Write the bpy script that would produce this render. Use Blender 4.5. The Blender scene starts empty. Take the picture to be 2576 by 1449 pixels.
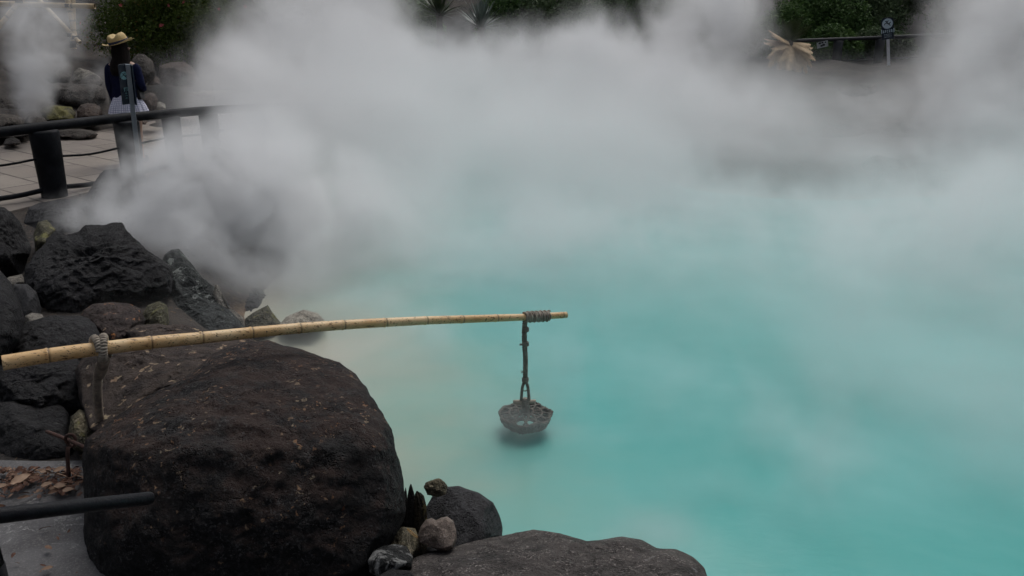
import bpy, bmesh, math, random
import numpy as np
from mathutils import Vector, Matrix, noise
random.seed(7); RNG = np.random.default_rng(11)
S = bpy.context.scene
COL = S.collection
R = math.radians

# ------------------------------------------------------------------ camera, world, sun, exposure
PITCH, FOV, EYE = R(18.5), R(62.0), 2.1
cam = bpy.data.objects.new('camera', bpy.data.cameras.new('camera')); COL.objects.link(cam); S.camera = cam
cam.location = (0, 0, EYE); cam.rotation_euler = (R(90) - PITCH, 0, 0)
cam.data.lens = 36 / (2 * math.tan(FOV / 2)); cam.data.sensor_width = 36
cam.data.clip_start = 0.05; cam.data.clip_end = 600
W = bpy.data.worlds.new('World'); S.world = W; W.use_nodes = True
wt = W.node_tree; wbg = wt.nodes['Background']
sky = wt.nodes.new('ShaderNodeTexSky'); sky.sky_type = 'NISHITA'; sky.sun_disc = False
sky.sun_elevation = R(58); sky.sun_rotation = R(20); sky.air_density = 1.0; sky.dust_density = 3.0
bw = wt.nodes.new('ShaderNodeRGBToBW'); mx = wt.nodes.new('ShaderNodeMix'); mx.data_type = 'RGBA'
mx.inputs['Factor'].default_value = 0.72                      # overcast: most of the blue is gone
wt.links.new(sky.outputs[0], bw.inputs[0]); wt.links.new(sky.outputs[0], mx.inputs[6]); wt.links.new(bw.outputs[0], mx.inputs[7])
# an overcast sky is about three times brighter overhead than at the horizon
tcw = wt.nodes.new('ShaderNodeTexCoord'); sxw = wt.nodes.new('ShaderNodeSeparateXYZ'); mrw = wt.nodes.new('ShaderNodeMapRange')
wt.links.new(tcw.outputs['Generated'], sxw.inputs[0]); wt.links.new(sxw.outputs[2], mrw.inputs[0])
mrw.inputs[1].default_value = 0.0; mrw.inputs[2].default_value = 1.0; mrw.inputs[3].default_value = 0.22; mrw.inputs[4].default_value = 1.5
vmw = wt.nodes.new('ShaderNodeVectorMath'); vmw.operation = 'SCALE'; wt.links.new(mx.outputs[2], vmw.inputs[0]); wt.links.new(mrw.outputs[0], vmw.inputs[3])
wt.links.new(vmw.outputs[0], wbg.inputs[0]); wbg.inputs[1].default_value = 0.13
sd = bpy.data.lights.new('sun', 'SUN'); sd.energy = 1.0; sd.angle = R(40); sd.color = (1.0, 0.97, 0.93)
sun = bpy.data.objects.new('sun', sd); COL.objects.link(sun)
sun.rotation_euler = (R(32), 0, R(160))
S.view_settings.view_transform = 'Standard'; S.view_settings.look = 'None'
S.view_settings.gamma = 1; S.view_settings.exposure = -0.15
S.render.engine = 'CYCLES'
c = S.cycles
c.use_denoising = True; c.use_adaptive_sampling = True; c.adaptive_threshold = 0.03; c.adaptive_min_samples = 16
c.volume_bounces = 4; c.max_bounces = 8; c.diffuse_bounces = 3; c.glossy_bounces = 3
c.volume_step_rate = 2.0; c.volume_max_steps = 256; c.sample_clamp_indirect = 4

# ------------------------------------------------------------------ pixel <-> place (2576 x 1449 reading of the photograph)
FPX = 2576 / (2 * math.tan(FOV / 2)); CP, SP = math.cos(PITCH), math.sin(PITCH)
def at(px, py, Z):
    X = (px - 1288) / FPX * Z; Y = (py - 724.5) / FPX * Z
    return Vector((X, Z * CP - Y * SP, EYE - Z * SP - Y * CP))
def on(px, py, z=0.0):
    d = at(px, py, 1.0) - Vector((0, 0, EYE))
    return Vector((0, 0, EYE)) + d * ((z - EYE) / d.z)
def depth(v): return v.y * CP + (EYE - v.z) * SP
def aty(px, py, y):
    d = at(px, py, 1.0) - Vector((0, 0, EYE))
    return Vector((0, 0, EYE)) + d * (y / d.y)
WATER = -0.325

# ------------------------------------------------------------------ object helpers
def tag(o, label=None, cat=None, group=None, kind=None):
    if label: o['label'] = label
    if cat: o['category'] = cat
    if group: o['group'] = group
    if kind: o['kind'] = kind
    return o
def link(name, me, mat, parent=None, loc=None):
    o = bpy.data.objects.new(name, me); COL.objects.link(o)
    if mat: me.materials.append(mat)
    if loc is not None: o.location = loc
    if parent is not None: o.parent = parent
    return o
def empty(name, loc, label, cat, group=None, rz=0):
    o = bpy.data.objects.new(name, None); COL.objects.link(o); o.location = loc; o.rotation_euler = (0, 0, rz); o.empty_display_size = .1
    return tag(o, label, cat, group)
def arrmesh(name, V, F, smooth=False, tint=None):
    V = np.asarray(V, dtype=np.float32); F = np.asarray(F, dtype=np.int32); k = F.shape[1]
    me = bpy.data.meshes.new(name); me.vertices.add(len(V)); me.vertices.foreach_set('co', V.ravel())
    me.loops.add(F.size); me.loops.foreach_set('vertex_index', F.ravel())
    me.polygons.add(len(F)); me.polygons.foreach_set('loop_start', np.arange(len(F), dtype=np.int32) * k)
    me.polygons.foreach_set('use_smooth', np.full(len(F), smooth))
    if tint is not None:
        a = me.attributes.new('tint', 'FLOAT', 'POINT'); a.data.foreach_set('value', np.asarray(tint, dtype=np.float32))
    me.update(calc_edges=True); return me
class MB:
    def __init__(s): s.v = []; s.f = []; s.sm = []
    def add(s, V, F, smooth=True):
        n = len(s.v); s.v += [tuple(p) for p in V]; s.f += [tuple(i + n for i in f) for f in F]; s.sm += [smooth] * len(F); return s
    def tube(s, pts, rad, seg=10, cap=True, smooth=True, flat=1.0):
        pts = [Vector(p) for p in pts]; n = len(pts)
        rad = rad if hasattr(rad, '__len__') else [rad] * n
        V = []; F = []; nrm = None
        for i, p in enumerate(pts):
            t = (pts[min(i + 1, n - 1)] - pts[max(i - 1, 0)]).normalized()
            if nrm is None:
                nrm = t.orthogonal().normalized()
                if abs(t.z) < .9: nrm = (Vector((0, 0, 1)) - t * t.z).normalized()
            else: nrm = (nrm - t * nrm.dot(t)).normalized()
            b = t.cross(nrm)
            for k in range(seg):
                a = 2 * math.pi * k / seg
                V.append(p + (nrm * math.cos(a) * flat + b * math.sin(a)) * rad[i])
        for i in range(n - 1):
            for k in range(seg):
                k2 = (k + 1) % seg; F.append((i * seg + k, i * seg + k2, (i + 1) * seg + k2, (i + 1) * seg + k))
        if cap: F.append(tuple(range(seg - 1, -1, -1))); F.append(tuple((n - 1) * seg + k for k in range(seg)))
        return s.add(V, F, smooth)
    def box(s, c, sz, M=None, bev=0.0):
        bm = bmesh.new(); bmesh.ops.create_cube(bm, size=1)
        for v in bm.verts: v.co = Vector((v.co.x * sz[0], v.co.y * sz[1], v.co.z * sz[2]))
        if bev: bmesh.ops.bevel(bm, geom=bm.edges[:], offset=bev, segments=2, affect='EDGES', profile=.7)
        M = M or Matrix.Identity(3); c = Vector(c)
        bm.verts.index_update()
        s.add([c + M @ v.co for v in bm.verts], [tuple(v.index for v in f.verts) for f in bm.faces], False); bm.free(); return s
    def lathe(s, prof, seg=32, M=None, c=(0, 0, 0), smooth=True, fn=None):
        V = []; F = []; M = M or Matrix.Identity(3); c = Vector(c)
        for (r, z) in prof:
            for k in range(seg):
                a = 2 * math.pi * k / seg; q = Vector((r * math.cos(a), r * math.sin(a), z))
                if fn: q = fn(q, a)
                V.append(c + M @ q)
        for i in range(len(prof) - 1):
            for k in range(seg):
                k2 = (k + 1) % seg; F.append((i * seg + k, i * seg + k2, (i + 1) * seg + k2, (i + 1) * seg + k))
        return s.add(V, F, smooth)
    def build(s, name, mat, parent=None, origin=None):
        me = bpy.data.meshes.new(name)
        o0 = Vector(origin) if origin is not None else Vector()
        me.from_pydata([tuple(Vector(v) - o0) for v in s.v], [], s.f)
        me.polygons.foreach_set('use_smooth', s.sm); me.update()
        return link(name, me, mat, parent, origin)
def smoothpath(P, n=8):
    P = [Vector(p) for p in P]; Q = [P[0]] + P + [P[-1]]; out = []
    for i in range(1, len(Q) - 2):
        for k in range(n):
            t = k / n; a, b, c_, d = Q[i - 1], Q[i], Q[i + 1], Q[i + 2]
            out.append(.5 * ((2 * b) + (c_ - a) * t + (2 * a - 5 * b + 4 * c_ - d) * t * t + (3 * b - a - 3 * c_ + d) * t ** 3))
    out.append(P[-1]); return out
def resample(P, step):
    out = [P[0].copy()]; acc = 0
    for a, b in zip(P, P[1:]):
        L = (b - a).length; d = step - acc
        while d <= L: out.append(a.lerp(b, d / L)); d += step
        acc = L - (d - step)
    return out
def frames(P):
    fr = []; nrm = None
    for i, p in enumerate(P):
        t = (P[min(i + 1, len(P) - 1)] - P[max(i - 1, 0)]).normalized()
        nrm = t.orthogonal().normalized() if nrm is None else (nrm - t * nrm.dot(t)).normalized()
        fr.append((p, nrm, t.cross(nrm)))
    return fr
def twist(mb, P, Rr, r, pitch, strands=3, seg=6, wob=0.0):
    P = resample([Vector(p) for p in P], pitch / 9)
    fr = frames(P); st = pitch / 9
    for k in range(strands):
        pts = []
        for i, (p, n, b) in enumerate(fr):
            a = 2 * math.pi * (k / strands + i * st / pitch); w = 1 + wob * noise.noise(p * 40 + Vector((k, 0, 0)))
            pts.append(p + (n * math.cos(a) + b * math.sin(a)) * Rr * w)
        mb.tube(pts, r, seg)
    return mb

# ------------------------------------------------------------------ materials
def newmat(name):
    m = bpy.data.materials.new(name); m.use_nodes = True; t = m.node_tree
    return m, t, t.nodes['Principled BSDF']
class NT:
    """small wrapper for building node trees"""
    def __init__(s, t): s.t = t; s.L = t.links
    def n(s, kind, **kw):
        x = s.t.nodes.new(kind)
        for k, v in kw.items(): setattr(x, k, v)
        return x
    def put(s, sock, v):
        if isinstance(v, bpy.types.NodeSocket): s.L.new(v, sock)
        elif v is not None:
            if hasattr(v, '__len__') and len(v) == 3 and sock.type == 'RGBA': v = (*v, 1)
            sock.default_value = v
    def math(s, op, a, b=None, c_=None, clamp=False):
        x = s.n('ShaderNodeMath', operation=op, use_clamp=clamp)
        s.put(x.inputs[0], a)
        if b is not None: s.put(x.inputs[1], b)
        if c_ is not None: s.put(x.inputs[2], c_)
        return x.outputs[0]
    def noise(s, vec, scale, detail=4, rough=.55, dist=0.0, out=0):
        x = s.n('ShaderNodeTexNoise'); s.put(x.inputs['Vector'], vec); x.inputs['Scale'].default_value = scale
        x.inputs['Detail'].default_value = detail; x.inputs['Roughness'].default_value = rough; x.inputs['Distortion'].default_value = dist
        return x.outputs[out]
    def ramp(s, f, a, b, smooth=True):
        x = s.n('ShaderNodeMapRange', interpolation_type='SMOOTHSTEP' if smooth else 'LINEAR'); s.put(x.inputs[0], f)
        x.inputs[1].default_value = a; x.inputs[2].default_value = b; return x.outputs[0]
    def mix(s, f, a, b):
        x = s.n('ShaderNodeMix', data_type='RGBA'); s.put(x.inputs[0], f); s.put(x.inputs[6], a); s.put(x.inputs[7], b); return x.outputs[2]
    def bump(s, h, strength, distance, normal=None):
        x = s.n('ShaderNodeBump'); x.inputs['Strength'].default_value = strength; x.inputs['Distance'].default_value = distance
        s.put(x.inputs['Height'], h)
        if normal is not None: s.put(x.inputs['Normal'], normal)
        return x.outputs[0]
    def pos(s, obj=False):
        return s.n('ShaderNodeTexCoord').outputs['Object'] if obj else s.n('ShaderNodeNewGeometry').outputs['Position']
def rockmat(name, dark, light, k=1.0, spots=None, spot_amt=.0, white=0.0, whitec=(.33, .33, .30), rust=0.0, rustc=(.22, .075, .025),
            yellow=0.0, yellowc=(.16, .15, .05), rough=.8, top=None, topamt=0.0, bump=1.0, seed=0.0, spot_scale=9.0, salt=.25):
    """rock with mineral crust, lichen and pits; k scales the texture (1 = a boulder at arm's reach)"""
    m, t, b = newmat(name); N = NT(t)
    mp = N.n('ShaderNodeMapping'); N.put(mp.inputs[0], N.pos()); mp.inputs['Location'].default_value = (seed * 3.1, seed * 1.7, seed * 5.3)
    P = mp.outputs[0]
    big = N.noise(P, 2.2 * k, 5, .6); med = N.noise(P, 11 * k, 6, .65); fine = N.noise(P, 60 * k, 5, .7)
    col = N.mix(N.ramp(big, .38, .66), dark, light)
    col = N.mix(N.math('MULTIPLY', N.ramp(fine, .48, .66), .6), col, tuple(min(1, x * 2.1 + .008) for x in light))
    col = N.mix(N.math('MULTIPLY', N.ramp(med, .52, .38), .6), col, tuple(x * .45 for x in dark))
    vw = N.n('ShaderNodeVectorMath', operation='ADD'); N.put(vw.inputs[0], P); vs = N.n('ShaderNodeVectorMath', operation='SCALE'); N.put(vs.inputs[0], N.noise(P, 5 * k, 5, .7, 0, 1)); vs.inputs[3].default_value = .35 / k; N.L.new(vs.outputs[0], vw.inputs[1])
    ck = N.n('ShaderNodeTexVoronoi', feature='DISTANCE_TO_EDGE'); ck.inputs['Scale'].default_value = 3.2 * k; N.put(ck.inputs['Vector'], vw.outputs[0]); crack = N.math('MULTIPLY', N.ramp(ck.outputs['Distance'], .03, .0), N.ramp(med, .42, .55))
    col = N.mix(N.math('MULTIPLY', crack, .6), col, tuple(x * .3 for x in dark))
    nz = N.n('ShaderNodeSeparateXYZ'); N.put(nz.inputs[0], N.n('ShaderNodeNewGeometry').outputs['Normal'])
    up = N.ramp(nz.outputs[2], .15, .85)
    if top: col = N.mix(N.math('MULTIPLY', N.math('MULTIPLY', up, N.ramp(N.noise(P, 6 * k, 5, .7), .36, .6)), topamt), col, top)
    def patch(scale, amt, det=6, dist=.8):   # smaller amt, rarer patches
        return N.ramp(N.noise(P, scale, det, .7, dist), .74 - amt * .24, .80 - amt * .24)
    if salt: col = N.mix(N.math('MULTIPLY', N.ramp(N.noise(P, 85 * k, 3, .7), .54, .63), N.math('MULTIPLY', N.math('ADD', N.ramp(med, .45, .6), .15), salt)), col, tuple(min(.45, x * 3.6 + .03) for x in light))
    if yellow: col = N.mix(N.math('MULTIPLY', patch(3.5 * k, yellow), .8), col, yellowc)
    if rust: col = N.mix(N.math('MULTIPLY', patch(5 * k, rust), .85), col, rustc)
    if white: col = N.mix(N.math('MULTIPLY', patch(4.2 * k, white, 9, 1.5), .8), col, whitec)
    if spots:
        g = N.noise(P, spot_scale * k, 3, .55, .4); v = N.n('ShaderNodeTexVoronoi'); v.inputs['Scale'].default_value = spot_scale * 2.1 * k
        wv = N.n('ShaderNodeVectorMath', operation='ADD'); N.put(wv.inputs[0], P)
        sc = N.n('ShaderNodeVectorMath', operation='SCALE'); N.put(sc.inputs[0], N.noise(P, 24 * k, 3, .6, 0, 1)); sc.inputs[3].default_value = .11 / k
        N.L.new(sc.outputs[0], wv.inputs[1]); N.L.new(wv.outputs[0], v.inputs['Vector'])
        cell = N.ramp(v.outputs['Distance'], .34, .24); sel = N.ramp(N.noise(P, 3.1 * k, 3, .6), .62 - .25 * spot_amt, .75 - .25 * spot_amt)
        rnd = N.n('ShaderNodeSeparateColor'); N.put(rnd.inputs[0], v.outputs['Color'])
        keep = N.ramp(rnd.outputs[0], .62, .66)
        f = N.math('MULTIPLY', N.math('MULTIPLY', cell, keep), N.math('MULTIPLY', N.math('ADD', N.math('MULTIPLY', sel, .95), .05), N.ramp(nz.outputs[2], .2, .8)))
        col = N.mix(f, col, N.mix(rnd.outputs[1], spots[0], spots[1]))
    N.put(b.inputs['Base Color'], col); N.put(b.inputs['Roughness'], N.math('ADD', N.math('MULTIPLY', fine, .3), rough - .18))
    b.inputs['Specular IOR Level'].default_value = .22
    pit = N.n('ShaderNodeTexVoronoi'); pit.inputs['Scale'].default_value = 34 * k; N.put(pit.inputs['Vector'], P)
    h = N.math('ADD', N.math('MULTIPLY', med, 1.0), N.math('MULTIPLY', fine, .45))
    h = N.math('ADD', h, N.math('MULTIPLY', N.ramp(pit.outputs['Distance'], 0, .35), .12))
    h = N.math('SUBTRACT', h, N.math('MULTIPLY', crack, .5)); h = N.math('ADD', h, N.math('MULTIPLY', N.noise(P, 140 * k, 3, .7), .18))
    N.put(b.inputs['Normal'], N.bump(h, min(1, .95 * bump), .045 / k))
    return m
def simple(name, colr, rough=.6, colr2=None, scale=8, bump=0.0, bs=40, spec=.4, metal=0, obj=False, det=5, lo=.35, hi=.65, bd=.01):
    m, t, b = newmat(name); N = NT(t); P = N.pos(obj)
    N.put(b.inputs['Base Color'], N.mix(N.ramp(N.noise(P, scale, det, .6), lo, hi), colr, colr2 or tuple(x * .7 for x in colr)))
    b.inputs['Roughness'].default_value = rough; b.inputs['Specular IOR Level'].default_value = spec; b.inputs['Metallic'].default_value = metal
    if bump: N.put(b.inputs['Normal'], N.bump(N.noise(P, bs, 5, .65), bump, bd))
    return m
def leafmat(name, c1, c2, c3=None, rough=.5, trans=.25):
    m, t, b = newmat(name); N = NT(t); a = N.n('ShaderNodeAttribute'); a.attribute_name = 'tint'
    col = N.mix(a.outputs['Fac'], c1, c2)
    if c3: col = N.mix(N.ramp(a.outputs['Fac'], .9, .97), col, c3)
    N.put(b.inputs['Base Color'], col); b.inputs['Roughness'].default_value = rough; b.inputs['Specular IOR Level'].default_value = .10
    tr = N.n('ShaderNodeBsdfTranslucent'); N.put(tr.inputs[0], col); ms = N.n('ShaderNodeMixShader'); ms.inputs[0].default_value = trans
    N.L.new(b.outputs[0], ms.inputs[1]); N.L.new(tr.outputs[0], ms.inputs[2]); N.L.new(ms.outputs[0], t.nodes['Material Output'].inputs['Surface'])
    return m

# ------------------------------------------------------------------ the pond outline and the ground
SHORE = [on(*p, WATER) for p in [(3300, 1900), (2300, 1640), (1850, 1560), (1500, 1430), (1250, 1380), (1050, 1330), (930, 1230), (860, 1040), (790, 880), (735, 835), (722, 785),
                                 (770, 720), (840, 650), (870, 580), (810, 500), (700, 440), (650, 400), (800, 345), (1000, 335), (1300, 360), (1530, 420), (1700, 485), (1900, 512), (2150, 520), (2400, 510), (2800, 490)]]
SHORE += [Vector((14, 9.5, WATER)), Vector((20, 6, WATER)), Vector((9, 1.2, WATER))]
SH = np.array([(p.x, p.y) for p in SHORE])
def shore_dist(X, Y):
    """distance to the pond outline, negative on the water"""
    d = np.full(X.shape, 1e9); ins = np.zeros(X.shape, bool)
    for i in range(len(SH)):
        ax, ay = SH[i]; bx, by = SH[(i + 1) % len(SH)]; ex, ey = bx - ax, by - ay
        t = np.clip(((X - ax) * ex + (Y - ay) * ey) / (ex * ex + ey * ey), 0, 1)
        d = np.minimum(d, np.hypot(X - ax - t * ex, Y - ay - t * ey))
        cnd = ((ay > Y) != (by > Y)) & (X < ax + (Y - ay) / (by - ay + 1e-12) * ex); ins ^= cnd
    return np.where(ins, -d, d)
def sstep(x, a, b): t = np.clip((x - a) / (b - a), 0, 1); return t * t * (3 - 2 * t)
LA, LB = on(0, 372), on(430, 300)
def ground(X, Y):
    X = np.asarray(X, float); Y = np.asarray(Y, float); d = shore_dist(X, Y)
    z = -1.3 + sstep(d, -1.2, .05) * .85 + sstep(d, -.05, 1.1) * .45
    nx, ny = -(LB.y - LA.y), (LB.x - LA.x); l = math.hypot(nx, ny)
    back = ((X - LA.x) * nx + (Y - LA.y) * ny) / l
    left = 1 - sstep(X, -5.5, -3.5)
    z = z + left * (sstep(back, .1, 1.2) * .25 + np.clip(back - .5, 0, 60) * .17)
    z = z + (1 - left) * (sstep(Y, 20, 24) * .4 + np.clip(Y - 28, 0, 60) * .22)
    return z
def ghz(x, y): return float(ground(np.array([x]), np.array([y]))[0])
gx = np.concatenate([np.linspace(-90, -14, 20), np.linspace(-13.5, 22, 230), np.linspace(23, 90, 18)])
gy = np.concatenate([np.linspace(-30, 1.5, 10), np.linspace(1.8, 24, 190), np.linspace(24.5, 110, 40)])
GX, GY = np.meshgrid(gx, gy); GZ = ground(GX, GY)
jit = np.array([noise.noise(Vector((x * .9, y * .9, 3))) for x, y in zip(GX.ravel(), GY.ravel())]).reshape(GX.shape)
dS = shore_dist(GX, GY)
backm = np.clip((GY - 13) / 4, 0, 1)
GZ = GZ + jit * (.05 + .16 * backm) * np.where((dS > 1.0) & (GY < 14.5), .0, 1) + .0
nx_ = len(gx); ny_ = len(gy); I = np.arange(nx_ * ny_).reshape(ny_, nx_)
F = np.stack([I[:-1, :-1], I[:-1, 1:], I[1:, 1:], I[1:, :-1]], -1).reshape(-1, 4)
m, t, b = newmat('ground'); N = NT(t); P = N.pos()
col = N.mix(N.ramp(N.noise(P, 1.1, 7, .65), .4, .62), (.022, .018, .016), (.055, .044, .036))
col = N.mix(N.ramp(N.noise(P, 14, 6, .7), .55, .7), col, (.075, .063, .052))
col = N.mix(N.ramp(N.noise(P, 28, 4, .7, 1), .60, .66), col, (.16, .10, .055))
gsep = N.n('ShaderNodeSeparateXYZ'); N.put(gsep.inputs[0], P)
crust = N.math('MULTIPLY', N.ramp(N.math('ADD', gsep.outputs[2], N.math('MULTIPLY', N.noise(P, 5, 5, .65), .16)), -.16, -.27), N.ramp(N.noise(P, 3, 6, .7), .35, .6))
col = N.mix(N.math('MULTIPLY', crust, .85), col, (.30, .205, .13))      # mineral crust along the waterline
N.put(b.inputs['Base Color'], col); b.inputs['Roughness'].default_value = .9
N.put(b.inputs['Normal'], N.bump(N.noise(P, 18, 8, .7), .9, .06))
g = link('ground', arrmesh('ground', np.stack([GX.ravel(), GY.ravel(), GZ.ravel()], -1), F, True), m)
tag(g, 'dark volcanic soil around and under the steaming pond', 'ground', kind='structure')

# pond water: milky blue, greener and sandier where it is shallow near the left shore
m, t, b = newmat('pond_water'); N = NT(t); P = N.pos()
sep = N.n('ShaderNodeSeparateXYZ'); N.put(sep.inputs[0], P)
wob = N.math('MULTIPLY', N.math('SUBTRACT', N.noise(P, .55, 4, .6), .5), 2.6)
xs = N.math('ADD', N.math('ADD', sep.outputs[0], N.math('MULTIPLY', sep.outputs[1], .26)), wob)
shallow = N.ramp(xs, 2.0, .2)
deep = N.mix(N.ramp(N.noise(P, .5, 5, .6, .5), .35, .65), (.060, .365, .335), (.11, .425, .40))
col = N.mix(shallow, deep, (.24, .40, .33))
col = N.mix(N.ramp(xs, 1.0, -.6), col, (.43, .40, .32))
N.put(b.inputs['Base Color'], col); b.inputs['Roughness'].default_value = .22; b.inputs['IOR'].default_value = 1.33
mp = N.n('ShaderNodeMapping'); N.put(mp.inputs[0], P); mp.inputs['Scale'].default_value = (1, 2.4, 1)
N.put(b.inputs['Normal'], N.bump(N.noise(mp.outputs[0], 9, 5, .6, .6), .10, .012))
wm = MB(); wm.add([(p.x, p.y, WATER) for p in [Vector((-9, 1, 0)), Vector((24, 0, 0)), Vector((24, 24, 0)), Vector((-9, 24, 0))]], [(0, 1, 2, 3)], False)
tag(wm.build('pond_water', m), 'milky turquoise hot spring water', 'water', kind='structure')

# paved path behind the fence
m, t, b = newmat('path'); N = NT(t); P = N.pos()
mp = N.n('ShaderNodeMapping'); N.put(mp.inputs[0], P); mp.inputs['Rotation'].default_value = (0, 0, R(38))
br = N.n('ShaderNodeTexBrick'); N.put(br.inputs['Vector'], mp.outputs[0]); br.inputs['Scale'].default_value = 1.0
br.inputs['Brick Width'].default_value = .9; br.inputs['Row Height'].default_value = .45; br.inputs['Mortar Size'].default_value = .016
br.inputs['Mortar Smooth'].default_value = .25
br.inputs['Color1'].default_value = (.20, .168, .14, 1); br.inputs['Color2'].default_value = (.25, .215, .18, 1); br.inputs['Mortar'].default_value = (.05, .038, .03, 1)
col = N.mix(N.ramp(N.noise(P, 1.3, 6, .65), .4, .7), br.outputs['Color'], (.19, .16, .14))
col = N.mix(N.math('MULTIPLY', N.ramp(N.noise(P, 40, 4, .7), .5, .7), .35), col, (.14, .12, .10))
N.put(b.inputs['Base Color'], col); b.inputs['Roughness'].default_value = .75
N.put(b.inputs['Normal'], N.bump(N.math('SUBTRACT', N.noise(P, 50, 4, .6), N.math('MULTIPLY', br.outputs['Fac'], 1.2)), .5, .01))
E1 = [on(-500, 560), on(-60, 560), on(120, 515), on(300, 470), on(440, 425), on(560, 385), on(640, 350), on(760, 318), on(1000, 300)]
E2 = [on(1000, 262), on(760, 266), on(560, 285), on(430, 301), on(250, 332), on(0, 372), on(-500, 440)]
pm = MB(); pts = [Vector((p.x, p.y, 0.03)) for p in E1 + E2]
pm.add([*pts, *[Vector((p.x, p.y, -.12)) for p in pts]], [tuple(range(len(pts)))] + [(i, i + len(pts), (i + 1) % len(pts) + len(pts), (i + 1) % len(pts)) for i in range(len(pts))], False)
tag(pm.build('path', m), 'grey brown paved path beyond the wooden railing', 'path', kind='structure')

# grey concrete walkway at the lower left
m, t, b = newmat('walkway'); N = NT(t); P = N.pos()
col = N.mix(N.ramp(N.noise(P, 5, 6, .65), .35, .65), (.055, .052, .054), (.10, .097, .10))
vo = N.n('ShaderNodeTexVoronoi', feature='DISTANCE_TO_EDGE'); vo.inputs['Scale'].default_value = 5
wv = N.n('ShaderNodeVectorMath', operation='ADD'); N.put(wv.inputs[0], P); sc = N.n('ShaderNodeVectorMath', operation='SCALE')
N.put(sc.inputs[0], N.noise(P, 6, 5, .7, 0, 1)); sc.inputs[3].default_value = .4; N.L.new(sc.outputs[0], wv.inputs[1]); N.L.new(wv.outputs[0], vo.inputs['Vector'])
crk = N.math('MULTIPLY', N.ramp(vo.outputs['Distance'], .022, .002), N.ramp(N.noise(P, 3, 4, .6), .48, .62))
crk = N.math('ADD', crk, N.math('MULTIPLY', N.ramp(N.noise(P, 9, 9, .8, 1.5), .59, .66), .7), clamp=True)
col = N.mix(N.math('MULTIPLY', N.ramp(N.noise(P, 120, 4, .8), .52, .62), .5), col, (.20, .19, .18)); col = N.mix(crk, col, (.30, .30, .29))
N.put(b.inputs['Base Color'], col); b.inputs['Roughness'].default_value = .7
N.put(b.inputs['Normal'], N.bump(N.noise(P, 60, 6, .7), .5, .006))
nb = 24; V = []; Fq = []
A0, A1 = (-3.8, .4), (-.75, 3.62)
for j in range(nb + 1):
    for i in range(nb + 1):
        x = A0[0] + (A1[0] - A0[0]) * i / nb; y = A0[1] + (A1[1] - A0[1]) * j / nb
        V.append((x, y, .02 + .012 * noise.noise(Vector((x * 2, y * 2, 0)))))
for j in range(nb):
    for i in range(nb): a = j * (nb + 1) + i; Fq.append((a, a + 1, a + nb + 2, a + nb + 1))
mbw = MB(); mbw.add(V, Fq, True); tag(mbw.build('walkway', m), 'cracked grey concrete ground at the lower left beside the large boulder', 'walkway', kind='structure')

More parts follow.
